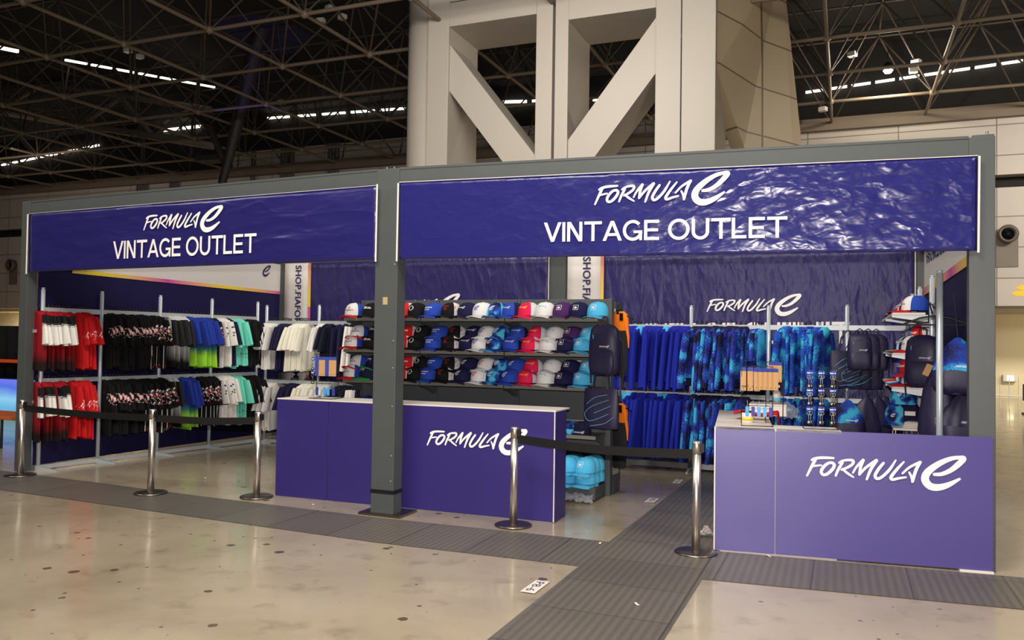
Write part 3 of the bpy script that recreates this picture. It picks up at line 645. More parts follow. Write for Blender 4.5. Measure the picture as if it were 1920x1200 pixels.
# side wall banners
SL = ((-4.985, .30), (-4.80, YB)); SR = ((4.92, .36), (4.83, YB))
t = thing('side_banner', 'navy side wall banner with a white wedge behind the T-shirt racks', 'banner', (SL[0][0], SL[0][1], .05)); og = t.location
def sb(name, pts, plane, off, mat, n=1):
    d = Vector((plane[1][0] - plane[0][0], plane[1][1] - plane[0][1], 0)).normalized(); nn = Vector((d.y, -d.x, 0)) if plane is SL else Vector((-d.y, d.x, 0))
    P = [q - og + nn * off for q in pts]; m = MB(); N_ = len(P)
    m.add([tuple(q) for q in P] + [tuple(q - nn * .004) for q in P], [tuple(range(N_)), tuple(range(2 * N_ - 1, N_ - 1, -1))] + [(i, (i + 1) % N_, N_ + (i + 1) % N_, N_ + i) for i in range(N_)]); return m.build(name, mat, t)
a, b = Vector((*SL[0], 0)), Vector((*SL[1], 0)); Z = Vector((0, 0, 1))
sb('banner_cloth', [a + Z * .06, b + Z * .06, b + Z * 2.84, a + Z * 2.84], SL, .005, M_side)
w0 = on_wall(148, 506, *SL); w1 = on_wall(512, 545, *SL); w0u = on_wall(60, 490, *SL)
sl = (w1.z - w0.z) / (w1.y - w0.y)
def lz(p, dz=0): q = a.lerp(b, (p - a.y) / (b.y - a.y)); return Vector((q.x, q.y, w0.z + sl * (p - w0.y) + dz))
yq = w0.y - .25
sb('white_wedge', [lz(w0.y - .1), lz(YB), b + Z * 2.84, Vector((lz(w0.y - .1).x, w0.y - .1, 2.84))], SL, .012, M_wcloth)
sb('gradient_edge', [lz(w0.y - .1, -.05), lz(YB, -.05), lz(YB), lz(w0.y - .1)], SL, .016, M_grad)
ec = on_wall(490, 524, *SL); m = MB()
for p in E1:
    m.add([tuple(on_wall(490.5 + x * 15.5, 521 - z * 15.5 * 1.55 - 2.4, *SL) - og + Vector((.02, 0, 0))) for x, z in p], [tuple(range(len(p)))])
m.build('logo', M_navyprint, t)
t = thing('side_banner', 'navy side wall banner with slanted white print behind the drawstring bags', 'banner', (SR[0][0], SR[0][1], .05)); og = t.location
a, b = Vector((*SR[0], 0)), Vector((*SR[1], 0))
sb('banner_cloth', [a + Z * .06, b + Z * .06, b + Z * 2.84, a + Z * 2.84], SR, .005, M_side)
g0 = on_wall(1829, 470, *SR); g1 = on_wall(1738, 538, *SR); slr = (g1.z - g0.z) / (g1.y - g0.y)
def lr(y, dz=0): q = a.lerp(b, (y - a.y) / (b.y - a.y)); return Vector((q.x, y, g0.z + slr * (y - g0.y) + dz))
ye = max(.38, g0.y + (2.84 - g0.z) / slr)
sb('white_wedge', [lr(ye), lr(YB), b + Z * 2.84, Vector((lr(ye).x, ye, 2.84))], SR, .012, M_wcloth); sb('gradient_edge', [lr(ye), lr(ye, -.09), lr(YB, -.09), lr(YB)], SR, .016, M_grad)
pl_, wl_ = text_polys('FIAFORMULAE.COM', .02); m = MB(); ta = on_wall(1740, 494, *SR); tb = on_wall(1782, 466, *SR)
for p in pl_: m.add([tuple(ta.lerp(tb, x / wl_) + Vector((-.02, 0, z * .16)) - og) for x, z in p], [tuple(range(len(p)))])
m.build('lettering', M_navyprint, t)
# ------------------------------------------------------------------ counters
def local(root, fn): return fn
t = thing('sales_counter', 'long purple counter with white edges behind the middle post', 'counter', (-1.45, .285, 0), math.atan2(.063, 2.985))
Wc = 2.985; D = .32; H = .985
for nm, x0, x1 in (('front_panel', 0, .615 + .0), ('front_panel', .623, 1.3), ('front_panel', 1.308, Wc - .006)):
    MB().box((x0, 0, .005), (x1, .014, H), bev=.002).build(nm, M_purple, t)
MB().box((.0, .014, .0), (Wc - .02, D, H - .02)).build('body', M_white, t)
MB().box((Wc - .008, .003, .005), (Wc + .006, D, H), bev=.002).build('side_panel', M_purple, t)
MB().box((Wc - .008, -.003, .005), (Wc + .001, .003, H)).build('edge_trim', M_white, t)
MB().box((0, -.003, H), (Wc + .006, D + .1, H + .012), bev=.002).build('countertop', M_white, t)
for fe, nm in ((FEW, 'logo_word'), (FEE, 'logo_letter')): place_logo(fe, (800, 835), (989, 846), ((-1.45, .285), (1.535, .348)), t, name=nm, off=.004)
rt_ = math.atan2(.228, 1.93)
t = thing('sales_counter', 'violet counter with white L-shaped top at the booth corner post', 'counter', (2.984, -.03, 0), rt_)
Wc = 1.945; H = .967
for x0, x1 in ((0.008, .452), (.457, Wc)): MB().box((x0, 0, .012), (x1, .016, H), bev=.002).build('front_panel', M_purple2, t)
MB().box((-.002, -.002, .012), (.008, .02, H)).build('edge_trim', M_white, t)
MB().box((0, .018, 0), (.9, .42, H - .02)).build('body', M_white, t)
MB().box((0, .42, 0), (.42, 1.75, H - .02)).build('side_cabinet', M_white, t)
MB().box((0, .0, H - .02), (.93, .32, H), bev=.002).build('countertop', M_white, t)
MB().box((0, .32, H - .02), (.44, 1.7, H), bev=.002).build('countertop', M_white, t)
MB().box((Wc - .22, -.02, 0), (Wc, .05, .012)).build('foot_strip', M_white, t)
for fe, nm in ((FEW, 'logo_word'), (FEE, 'logo_letter')): place_logo(fe, (1510.5, 893), (1812, 910.5), ((2.984, -.03), (4.914, .198)), t, name=nm, off=.004)
RC = t
def rc(x, y, z=0): return Matrix.Translation(RC.location) @ Matrix.Rotation(rt_, 4, 'Z') @ Vector((x, y, z))
# ------------------------------------------------------------------ stanchions
def stanchion(x, y, label, h=.855):
    t = thing('queue_post', label, 'queue post', (x, y, .006), 0, 'queue posts with black belts')
    MB().lathe([(.16, 0), (.165, .006), (.15, .014), (.05, .02), (.04, .02)], 40).build('base', M_chromed, t)
    MB().lathe([(.033, .015), (.033, h - .1)], 24).build('pole', M_chrome, t)
    MB().lathe([(.03, h - .1), (.03, h - .095), (.036, h - .093), (.036, h - .004), (.032, h)], 24).build('belt_head', M_chrome, t)
    MB().box((.03, -.02, h - .085), (.055, .02, h - .02), bev=.004).build('belt_clip', M_black, t)
    return t
def belt(t, x, y, z0=.80, sag=.01):
    o = t.location; d = Vector((x - o.x, y - o.y, 0)); L = d.length; d.normalize()
    MB().grid(lambda u, v: tuple(d * (.03 + u * (L - .06)) + Vector((0, 0, z0 - sag * math.sin(PI * u) * 1.5 - v * .072))), 24, 1, smooth=False, th=(d.y * .002, -d.x * .002, 0)).build('belt', M_black, t)
s1 = stanchion(-4.76, -.02, 'steel queue post beside the far booth post, at the end of the black belt'); s2 = stanchion(-2.64, -.18, 'steel queue post in front of the black T-shirts, with belts to both sides')
s3 = stanchion(-1.565, .14, 'steel queue post at the end of the long purple counter'); s4 = stanchion(1.25, .09, 'steel queue post covering the logo of the long purple counter'); s5 = stanchion(2.87, -.17, 'steel queue post beside the violet corner counter')
belt(s1, s2.location.x, s2.location.y); belt(s2, s3.location.x, s3.location.y); belt(s4, s5.location.x, s5.location.y, .79, .02)
#PART2
# ------------------------------------------------------------------ racks
def pole(parent, p, h, r=.024):
    o = MB().lathe([(r, 0), (r, h - .02), (r * .7, h - .018), (r * .7, h - .01), (r * .95, h - .008), (r * .95, h)], 16, c=tuple(p)).build('pole', M_alu, parent); return o
def rail(parent, a, b, h=.06, th=.012, name='rail'):
    a, b = Vector(a), Vector(b); d = (b - a); L = d.length; ang = math.atan2(d.y, d.x)
    M = Matrix.Translation(a) @ Matrix.Rotation(ang, 4, 'Z'); return MB().box((.02, -th, -h / 2), (L - .02, th, h / 2), M=M).build(name, M_alu2, parent)
def foot(parent, p, d, L=.3):
    d = Vector(d); q = Vector(p); n = Vector((-d.y, d.x, 0)) * .025
    m = MB(); P = [q + n - d * .02, q - n - d * .02, q - n * .4 + d * L, q + n * .4 + d * L]; T_ = [P[0] + Vector((0, 0, .06)), P[1] + Vector((0, 0, .06)), P[2] + Vector((0, 0, .012)), P[3] + Vector((0, 0, .012))]
    m.add([tuple(v) for v in P + T_], [(3, 2, 1, 0), (4, 5, 6, 7), (0, 1, 5, 4), (1, 2, 6, 5), (2, 3, 7, 6), (3, 0, 4, 7)]); m.build('foot', M_alu, parent)
RA_, RB_ = (-4.93, .33), (-4.47, 3.62)
def onrack(u): p = on_wall(u, 640, RA_, RB_); return Vector((p.x, p.y, 0))
t = thing('garment_rack', 'long aluminium T-shirt rack with two rails along the far side wall', 'clothes rack', (0, 0, 0))
PP = [Vector((-4.93, .33, 0))] + [onrack(u) for u in (189, 299, 396)] + [Vector((-4.47, 3.62, 0))]
for p in PP: pole(t, p, 2.17); foot(t, p, (.99, .1, 0), .28)
for a, b in zip(PP, PP[1:]):
    for z, h in ((1.905, .06), (1.06, .055), (.035, .05)): rail(t, (a.x, a.y, z), (b.x, b.y, z), h)
BR = 3.70
t = thing('garment_rack', 'aluminium rack with two rails on the back wall, left of the cap shelving', 'clothes rack', (0, 0, 0))
PX = [-4.36, -3.39, -2.4, -1.75]
for x in PX: pole(t, (x, BR, 0), 2.12); foot(t, (x, BR, 0), (0, -1, 0), .25)
for a, b in zip(PX, PX[1:]):
    for z, h in ((1.85, .06), (.95, .055), (.035, .05)): rail(t, (a, BR, z), (b, BR, z), h)
BQ = 4.0
t = thing('garment_rack', 'aluminium rack with two rails carrying the blue and camouflage hoodies', 'clothes rack', (0, 0, 0))
PX = [1.08, 2.1, 3.05, 3.95, 4.6]
for x in PX: pole(t, (x, BQ, 0), 2.11); foot(t, (x, BQ, 0), (0, -1, 0), .25)
for a, b in zip(PX, PX[1:]):
    for z, h in ((1.835, .06), (.965, .055), (.06, .07)): rail(t, (a, BQ, z), (b, BQ, z), h)
# ------------------------------------------------------------------ garments
def loft(m, rows, n=18, seed=0, fold=.012, mi=0, e=2.4, caps=True, fk=5):
    """rows: (cx, cy, z, half width, half depth); rounded flat sections with folds that grow downward"""
    rg = random.Random(seed); ph = [rg.uniform(0, 6.3) for _ in range(4)]; fq = [rg.uniform(.7, 1.3) * fk for _ in range(4)]
    vs = []; N = len(rows)
    for i, (cx, cy, z, hw, hd) in enumerate(rows):
        g = i / max(1, N - 1)
        for k in range(n):
            a = 2 * PI * k / n; c, s_ = math.cos(a), math.sin(a)
            x = hw * math.copysign(abs(c) ** (2 / e), c); y = hd * math.copysign(abs(s_) ** (2 / e), s_)
            q = x / max(hw, .01)
            y += fold * g * (math.sin(fq[0] * q * 1.6 + ph[0]) + .5 * math.sin(fq[1] * q * 3 + ph[1]))
            vs.append((cx + x, cy + y, z + (fold * .8 * math.sin(fq[2] * q * 1.5 + ph[2]) if i == N - 1 else 0)))
    fs = [(i * n + k, i * n + (k + 1) % n, (i + 1) * n + (k + 1) % n, (i + 1) * n + k) for i in range(N - 1) for k in range(n)]
    m.add(vs, fs, mi, True)
    if caps: m.add(vs[:n], [tuple(range(n))], mi); m.add(vs[-n:], [tuple(reversed(range(n)))], mi)
    return m
mesh_cache = {}
def cached(key, mk, mats):
    if key not in mesh_cache: mesh_cache[key] = mk().mesh(key[0], mats)
    return mesh_cache[key]
def part(name, me, parent):
    o = bpy.data.objects.new(name, me); C.objects.link(o); o.parent = parent; return o
def hanger_mb():
    m = MB(); m.tube([(-.012, 0, .0), (-.022, 0, .03), (.0, 0, .045), (.022, 0, .03), (.012, 0, .0), (0, 0, -.03), (0, 0, -.05)], .005, 6)
    m.tube([(-.2, 0, -.115), (-.1, 0, -.07), (0, 0, -.05), (.1, 0, -.07), (.2, 0, -.115)], .009, 6); return m
def body_mb(w, L, seed):
    return loft(MB(), [(0, 0, -.045, .07, .022), (0, 0, -.06, .12, .022), (0, 0, -.085, .185, .022), (0, 0, -.12, w * .93, .022), (0, 0, -.2, w * .98, .02), (0, 0, -.35, w, .018), (0, 0, -.5, w * 1.0, .017), (0, 0, -.62, w * 1.01, .017), (0, 0, -L, w * 1.03, .018)], 22, seed, .011)
def sleeve_mb(sd, w, L, hw0, hw1, seed):
    r = []
    for i in range(6):
        g = i / 5; r.append((sd * (w * .80 + (.11 + L * .05) * g ** .8), 0, -.10 - L * g, hw0 + (hw1 - hw0) * g, .02))
    return loft(MB(), r, 12, seed, .008, fk=3)
def make_garment(nm, bodym, sleevem, kind='tee', trim=None, hood=None, front=None):
    ps = []
    for sd in range(2):
        r = thing(nm, '-', nm.replace('_', ' ').split()[-1] if nm != 't_shirt' else 'T-shirt', (0, 0, -5))
        part('hanger', cached(('hanger',), hanger_mb, M_black), r)
        if kind == 'tee': w_, L_, sl, h0, h1 = .235, .74, .34, .08, .095
        elif kind == 'hoodie': w_, L_, sl, h0, h1 = .25, .72, .72, .085, .05
        elif kind == 'jacket': w_, L_, sl, h0, h1 = .26, .74, .66, .09, .06
        part('body', cached(('body', kind, bodym.name, sd), lambda: body_mb(w_, L_, sd * 7 + 1), bodym), r)
        for k in (-1, 1): part('sleeve', cached(('sleeve', kind, sleevem.name, sd, k), lambda: sleeve_mb(k, w_, sl, h0, h1, sd + 3 + k), sleevem), r)
        if kind == 'hoodie':
            hm = hood or bodym
            part('hood', cached(('hood', hm.name, sd), lambda: loft(MB(), [(0, -.0, -.02, .05, .03), (0, .01, -.05, .10, .06), (0, .02, -.10, .12, .075), (0, .03, -.17, .10, .06), (0, .03, -.22, .05, .03)], 14, sd, .01), hm), r)
        if trim: part('sleeve_stripe', cached(('sleeve_stripe', trim.name, sd), lambda: sleeve_stripe_mb(w_), trim), r)
        if front: front(r)
        ps.append(r)
    return ps
def sleeve_stripe_mb(w):
    m = MB()
    m.tube([(w * .80 + .02, -.028, -.13), (w * .80 + .09, -.03, -.22), (w * .8 + .13, -.026, -.40)], .008, 5)
    return m
nw = cloth('white_cloth', (226, 222, 216)); MK = {}
red_fade = cloth_z('red_fading_black', [(0, (26, 14, 16)), (.12, (34, 10, 14)), (.32, (138, 12, 24)), (1, (156, 14, 28))], -.74, -.05, .05)
wb_fade = cloth_z('white_fading_black', [(0, (12, 12, 14)), (.12, (20, 20, 22)), (.42, (200, 198, 198)), (1, (210, 208, 206))], -.74, -.05, .04)
lime_fade = cloth_z('blue_fading_lime', [(0, (150, 214, 50)), (.22, (160, 220, 60)), (.36, (50, 120, 120)), (.5, (30, 56, 130)), (1, (34, 56, 150))], -.74, -.05, .12)
red = cloth('red_cloth', (190, 22, 26)); mint = cloth('mint_cloth', (112, 212, 190)); navy = cloth('navy_cloth', (26, 24, 58)); cream = cloth('cream_cloth', (228, 224, 208)); royal_t = cloth('royal_cloth', (34, 56, 150)); blk = M_blackcloth; dgrey = cloth('dark_grey_cloth', (40, 40, 42)); dnavy = cloth('dark_navy_cloth', (18, 20, 40))
blk_floral = cloth_marks('black_floral_sleeve', (16, 14, 16), [(226, 170, 168), (236, 220, 216), (50, 120, 70)], -.34, -.22, (14, 20, 20), .54)
blk_green = cloth_marks('black_green_spots', (14, 14, 16), [(50, 120, 70), (190, 50, 50)], -.24, -.14, (26, 26, 26), .66)
blk_mark = cloth_marks('black_marked_sleeve', (14, 14, 16), [(230, 228, 226), (200, 30, 34)], -.38, -.18, (26, 26, 34), .57)
blk_strp = cloth_marks('black_striped_body', (14, 14, 16), [(190, 30, 30)], -.72, -.70, (20, 20, 20), .6, ((226, 224, 222), .19, .205, -.30))
wht_flag = cloth_marks('white_flag_sleeve', (226, 222, 216), [(206, 60, 40), (30, 90, 60), (30, 40, 100)], -.36, -.16, (17, 17, 17), .64)
red_line = cloth_marks('red_scribble_sleeve', (190, 22, 26), [(240, 220, 216)], -.40, -.28, (50, 50, 14), .62)
wht_red = cloth_marks('white_red_sleeve', (222, 218, 216), [(200, 90, 90)], -.36, -.18, (26, 26, 20), .67)
mint_m = cloth_marks('mint_hem_marks', (112, 212, 190), [(30, 50, 90)], -.68, -.56, (24, 24, 20), .62)
def team_text(r):
    p, W = text_polys('NISSAN', .02)
    m = MB()
    for q in p: m.add([(-.10 + x * .036, -.034, -.30 + z * .04) for x, z in q], [tuple(range(len(q)))])
    m.build('chest_print', M_letter, r)
G = {}
def reg(key, *a, **k): G[key] = make_garment(*a, **k)
sl_j = cloth_z('white_sleeve_black_shoulder', [(0, (226, 222, 216)), (.66, (226, 222, 216)), (.7, (18, 16, 18)), (1, (18, 16, 18))], -.45, -.10, .5)
reg('jersey', 'jersey', red_fade, sl_j, front=team_text); reg('redtee', 't_shirt', red, red_line); reg('floral', 't_shirt', blk_green, blk_floral); reg('stripe', 't_shirt', blk_strp, blk_mark)
reg('fade', 'jersey', wb_fade, dgrey); reg('lime', 'jersey', lime_fade, royal_t); reg('flag', 't_shirt', nw, wht_flag); reg('navyt', 't_shirt', navy, navy); reg('mint', 't_shirt', mint_m, mint)
reg('black', 't_shirt', blk, blk); reg('pearl', 't_shirt', nw, wht_red); reg('cream', 't_shirt', cream, cream); reg('white', 't_shirt', nw, nw); reg('dnavy', 't_shirt', dnavy, dnavy)
reg('njacket', 'jacket', navy, navy, 'jacket'); reg('wjacket', 'jacket', dnavy, nw, 'jacket')
royal = cloth('royal_hoodie_cloth', (24, 36, 150)); cyan = cloth('cyan_lining', (70, 180, 220))
CM = [(20, 18, 50), (34, 52, 150), (44, 74, 176), (58, 170, 220), (70, 190, 230)]
camo_m = camo('spray_camouflage', [(20, 18, 50), (34, 52, 150), (40, 66, 170), (58, 166, 216)], 4.4, 60, .13, st=(.35, .6, 1))
camo_b = camo('bright_spray_camouflage', [(24, 40, 110), (34, 70, 180), (30, 90, 190), (60, 176, 206)], 5, 60, .13, st=(.35, .6, 1))
dkcuff = navy
reg('royal', 'hoodie', royal, royal, 'hoodie'); reg('royalc', 'hoodie', royal, royal, 'hoodie', hood=cyan); reg('camo', 'hoodie', camo_m, camo_m, 'hoodie', hood=navy); reg('camot', 't_shirt', camo_m, camo_m); reg('camob', 'hoodie', camo_b, camo_b, 'hoodie')
for r in G['camo']: part('waistband', cached(('waistband',), lambda: loft(MB(), [(0, 0, -.68, .26, .026), (0, 0, -.78, .25, .026)], 22, 1, .004), navy), r)
used = {}
DESC = {'jersey': 'red-black jersey with white sleeves', 'redtee': 'bright red T-shirt with scribbled sleeves', 'floral': 'black T-shirt with pink floral sleeves', 'stripe': 'black T-shirt with white side stripes',
 'fade': 'white-black jersey with dark grey sleeves', 'lime': 'blue jersey fading to lime green', 'flag': 'white T-shirt with small sleeve flags', 'navyt': 'plain navy T-shirt', 'mint': 'mint green T-shirt with dark hem marks', 'black': 'plain black T-shirt',
 'pearl': 'pearl white T-shirt with red sleeve marks', 'cream': 'cream white T-shirt', 'white': 'plain white T-shirt', 'dnavy': 'black-blue short-sleeved T-shirt', 'njacket': 'dark navy jacket', 'wjacket': 'dark jacket with white sleeves',
 'royal': 'royal blue hoodie', 'royalc': 'royal blue hoodie with cyan-lined hood', 'camo': 'camouflage hoodie with navy waistband', 'camot': 'short-sleeved blue camouflage shirt', 'camob': 'bright blue and turquoise camouflage hoodie'}
cnt = {}; runs = {}
def hang(key, p, rz, where, frm, n, i, grp):
    run = runs.get((key, where), 0); runs[(key, where)] = run + 1
    lab = '%s, %s from %s on the %s' % (DESC[key], (ORD + ['twenty-first'])[run], frm, where)
    ps = G[key]; j = cnt.get(key, 0); cnt[key] = j + 1
    jit = random.uniform(-.12, .12); z = p[2] + random.uniform(-.006, .006)
    if j < 2: r = ps[j]; r.location = (p[0], p[1], z); r.rotation_euler = (0, 0, rz + jit); r['label'] = lab; r['group'] = grp
    else: r = dup(ps[j % 2], (p[0], p[1], z), rz + jit, lab, grp)
    r.rotation_euler = (random.uniform(-.03, .03), random.uniform(-.05, .05), rz + jit * (1.6 if rz < 1 else 1))
    r.scale = (random.uniform(.80, 1.0), random.uniform(.9, 1.3), random.uniform(.97, 1.04)); return r
def row_left(spec, z, where):
    for key, u0, u1, n in spec:
        for i in range(n):
            p = onrack(u0 + (u1 - u0) * (i / max(1, n - 1))); hang(key, (p.x - .02, p.y, z), -(.34 if key in ('jersey', 'fade') else .2) + random.uniform(-.04, .04), where, 'the front', n, i, '%s row, %s' % (key, where))
row_left([('jersey', 72, 130, 10), ('redtee', 143, 165, 5), ('floral', 196, 262, 12), ('stripe', 268, 294, 5), ('fade', 318, 343, 5), ('lime', 350, 383, 6), ('stripe', 390, 401, 3), ('flag', 408, 419, 3), ('navyt', 424, 424, 1), ('mint', 429, 447, 5), ('black', 454, 475, 4)], 1.935, 'upper side rail')
row_left([('jersey', 74, 122, 8), ('redtee', 134, 166, 7), ('floral', 196, 258, 11), ('stripe', 264, 306, 7), ('fade', 318, 328, 2), ('lime', 340, 358, 4), ('stripe', 372, 400, 5), ('flag', 406, 416, 3), ('white', 421, 429, 3), ('mint', 437, 449, 3), ('black', 456, 476, 4)], 1.09, 'lower side rail')
def row_back(spec, z, Y, where, frm):
    for key, u0, u1, n in spec:
        for i in range(n):
            x = on_y(u0 + (u1 - u0) * (i / max(1, n - 1)), 640, Y).x; hang(key, (x, Y, z), PI / 2 + (random.uniform(-.55, -.05) if 'hoodie' in DESC[key] or key == 'camot' else random.uniform(-.1, .1)), where, frm, n, i, '%s row, %s' % (key, where))
row_back([('pearl', 500, 519, 5), ('navyt', 530, 545, 5), ('cream', 556, 578, 9), ('white', 602, 608, 3), ('dnavy', 616, 624, 2), ('njacket', 638, 650, 2), ('wjacket', 664, 668, 2)], 1.88, BR, 'upper far rail', 'the corner')
row_back([('pearl', 505, 520, 4), ('navyt', 548, 560, 4), ('cream', 574, 592, 6), ('white', 602, 622, 6), ('dnavy', 642, 660, 5), ('wjacket', 672, 676, 2)], .975, BR, 'lower far rail', 'the corner')
row_back([('royal', 1176, 1196, 4), ('royalc', 1202, 1206, 1), ('royal', 1216, 1240, 4), ('royalc', 1252, 1256, 1), ('royal', 1266, 1290, 4), ('camo', 1306, 1398, 11), ('camot', 1412, 1428, 4)], 1.865, BQ, 'upper walkway rail', 'the shelving')
row_back([('royalc', 1172, 1184, 2), ('royal', 1192, 1232, 7), ('royalc', 1240, 1250, 2), ('royal', 1260, 1290, 5), ('camo', 1304, 1400, 14)], .99, BQ, 'lower walkway rail', 'the shelving')
row_back([('camob', 1476, 1546, 9)], 1.865, BQ, 'upper corner rail', 'the pole')
row_back([('camob', 1470, 1548, 7)], .99, BQ, 'lower corner rail', 'the pole')
# ------------------------------------------------------------------ gondola shelving
GX = [-1.45, -.44, .57, 1.6]; GY = 1.45; GB = 1.87
t = thing('gondola_shelving', 'charcoal metal gondola shelving full of caps behind the purple counter', 'shelving', (0, 0, 0))
for a, b in zip(GX, GX[1:]):
    for z0_, z1_ in ((.16, .45), (.455, .77), (.775, 1.09), (1.095, 1.41), (1.415, 1.73), (1.735, 2.08)): MB().box((a + .02, GB - .015, z0_), (b - .02, GB + .02, z1_ - .002), bev=.003).build('back_panel', M_shelf, t)
    for z, fy in ((1.855, GY), (1.495, GY), (1.145, GY), (.66, GY - .02)):
        s = MB().box((a + .01, fy, z - .028), (b - .005, GB - .015, z)).build('shelf', M_shelf, t)
        MB().box((a + .008, fy - .008, z - .032), (b - .004, fy + .002, z + .004), bev=.002).build('front_edge', M_shelfedge, s)
        for x in (a + .02, b - .02):
            m = MB(); m.prism([(0, 0), (.34, 0), (.34, -.12), (.28, -.10), (.1, -.035), (0, -.02)], (x, fy + .03, z - .028), (0, 1, 0), (0, 0, 1), (.004, 0, 0)); m.build('bracket', M_shelf, s)
    MB().box((a + .005, GY - .02, .02), (b - .005, GB, .14), bev=.004).build('base_deck', M_shelf, t)
    MB().box((a + .005, GB + .04, .0), (b - .005, 2.2, .17), bev=.004).build('base_deck', M_shelf, t)
for x in GX:
    MB().box((x - .015, GB - .02, 0), (x + .015, GB + .05, 2.08), bev=.003).build('upright', M_shelf, t)
MB().box((1.585, GB - .05, 0), (1.64, GB + .06, 2.08), bev=.004).build('end_upright', M_shelf, t)
MB().box((1.645, GB + .06, .0), (1.65, 2.2, .2)).build('base_side', M_shelf, t)
m = MB(); m.box((1.63, GB + .06, 1.98), (1.65, 2.22, 2.05)); m.box((1.63, 2.2, 0.1), (1.65, 2.22, 2.05)); m.build('end_frame', M_shelf, t)
for z in (.78, .55): MB().box((.85, GY - .01, z), (1.56, GY, z + .001)).build('ticket_line', M_shelf, t)
# ------------------------------------------------------------------ caps
CA, CB, CH = .088, .098, .118
def crown_pt(a, g):     # a angle (0 = front, -Y), g height fraction 0..1
    s_ = math.cos(g * PI / 2) ** .62; bulge = 1 + .05 * math.sin(g * PI)
    return Vector((CA * s_ * math.sin(a) * bulge, -CB * s_ * math.cos(a) * bulge + .01 * g, CH * math.sin(g * PI / 2) ** .95))
def crown_mb(a0, a1, n):
    return MB().grid(lambda u, v: tuple(crown_pt(a0 + (a1 - a0) * u, v * .985)), n, 9)
def brim_mb():
    def f(u, v):
        a = (u - .5) * 2.15; b = crown_pt(a, .02); L = .084 * math.cos((u - .5) * PI * .92) ** .55
        return (b.x + math.sin(a) * .35 * L * v, b.y - L * v * 1.05, .004 - 2.3 * (b.x * b.x) - .012 * v - 1.6 * (b.x ** 2) * v)
    return MB().grid(f, 16, 4, th=(0, 0, -.004))
def button_mb(): return MB().lathe([(.009, 0), (.008, .004), (.003, .006)], 10, c=(0, .008, CH - .002))
def emblem_fn(polys, W, zc, sc_, th=.003):
    m = MB()
    for q in polys:
        vs = []
        for x, z in q:
            xx = (x - W / 2) * sc_; zz = zc + z * sc_; g = 2 / PI * math.asin(min(.99, max(0, zz / CH))); p = crown_pt(0, g); s_ = math.cos(g * PI / 2) ** .62 * CA
            a = xx / max(.03, s_); p = crown_pt(a, g); n = Vector((math.sin(a) * 1.0, -math.cos(a), .25)).normalized(); vs.append(tuple(p + n * th))
        m.add(vs, [tuple(range(len(q)))])
    return m
def rect(x0, z0, x1, z1): return [(x0, z0), (x1, z0), (x1, z1), (x0, z1)]
def ring(r0, r1, n=24): return [[(r0 * math.cos(a), r0 * math.sin(a)), (r1 * math.cos(a), r1 * math.sin(a)), (r1 * math.cos(b), r1 * math.sin(b)), (r0 * math.cos(b), r0 * math.sin(b))] for a, b in [(2 * PI * k / n, 2 * PI * (k + 1) / n) for k in range(n)]]
def tp(txt, x0=0, z0=0, s=1.0, b=.02):
    p, W = text_polys(txt, b); return [[(x0 + x * s, z0 + z * s) for x, z in q] for q in p], W * s
def EMB(kind):
    if kind == 'e': return E1, 1.0, .045, .045
    if kind == 'fe': return FE_LO, 1.0, .062, .085
    if kind == 'nissan': p, W = tp('NISSAN', b=.04); return p, W, .05, .016
    if kind == 'andretti':
        p, W = tp('ANDRETTI', b=.03); p = p + [[(W / 2 - .9, 1.8), (W / 2 - .3, 3.4), (W / 2 - .05, 3.0), (W / 2 - .45, 1.8)], [(W / 2 + .9, 1.8), (W / 2 + .3, 3.4), (W / 2 + .05, 3.0), (W / 2 + .45, 1.8)]]; return p, W, .04, .0115
    if kind == 'ring': return ring(.8, 1.0) + [rect(-1.15, -.12, 1.15, .12)], 0, .064, .022
    if kind == 'mahindra':
        p, W = tp('MAHINDRA', b=.03); q, W2 = tp('RACING', .9, -1.7, .9, .03); return p + q, W, .064, .011
    if kind == 'tcs': p, W = tp('JAGUAR', b=.02); q, W2 = tp('TCS', 1.2, -1.9, 1.1, .03); r_, W3 = tp('RACING', .9, -3.2, .7); return p + q + r_, W, .078, .010
    if kind == 'dtext': p, W = tp('DS', b=.06); return p + [rect(W + .3, 0, W + 2.2, .25), rect(W + .3, .45, W + 1.8, .7)], W + 2.2, .06, .02
    if kind == 'cyan': return [rect(0, .1, 1, .2), rect(.05, .3, .45, .42), rect(.5, .28, .95, .36)], 1, .055, .07
    if kind == 'square': return [rect(0, 0, 1, .06), rect(0, .94, 1, 1), rect(0, 0, .06, 1), rect(.94, 0, 1, 1), [(.25, .35), (.75, .35), (.78, .55), (.5, .72), (.28, .6)], rect(.25, .2, .75, .26)], 1, .045, .042
    if kind == 'team': p, W = tp('TEAM', b=.03); return p + [rect(0, -.9, W, -.7)], W, .066, .014
CC = lambda n, c: cloth('cap_' + n, c)
white, blue_, redc, black_, navyc, pink, purp, lblue, lgrey = CC('white', (232, 230, 228)), CC('blue', (42, 74, 176)), CC('red', (214, 32, 34)), CC('black', (18, 18, 20)), CC('navy', (28, 26, 66)), CC('pink', (226, 34, 84)), CC('purple', (78, 40, 98)), CC('light_blue', (84, 188, 232)), CC('light_grey', (208, 214, 218))
greenc = CC('green', (40, 160, 60)); whitep = cloth_marks('cap_signed_white', (228, 226, 224), [(200, 60, 60), (60, 60, 60)], .03, .09, (90, 90, 60), .6); CCAMO = camo('cap_camouflage', [(20, 20, 56), (24, 60, 150), (36, 90, 180), (80, 190, 220)], 13, 250, .1)
ink = lambda n, c: plain('ink_' + n, c, .6)
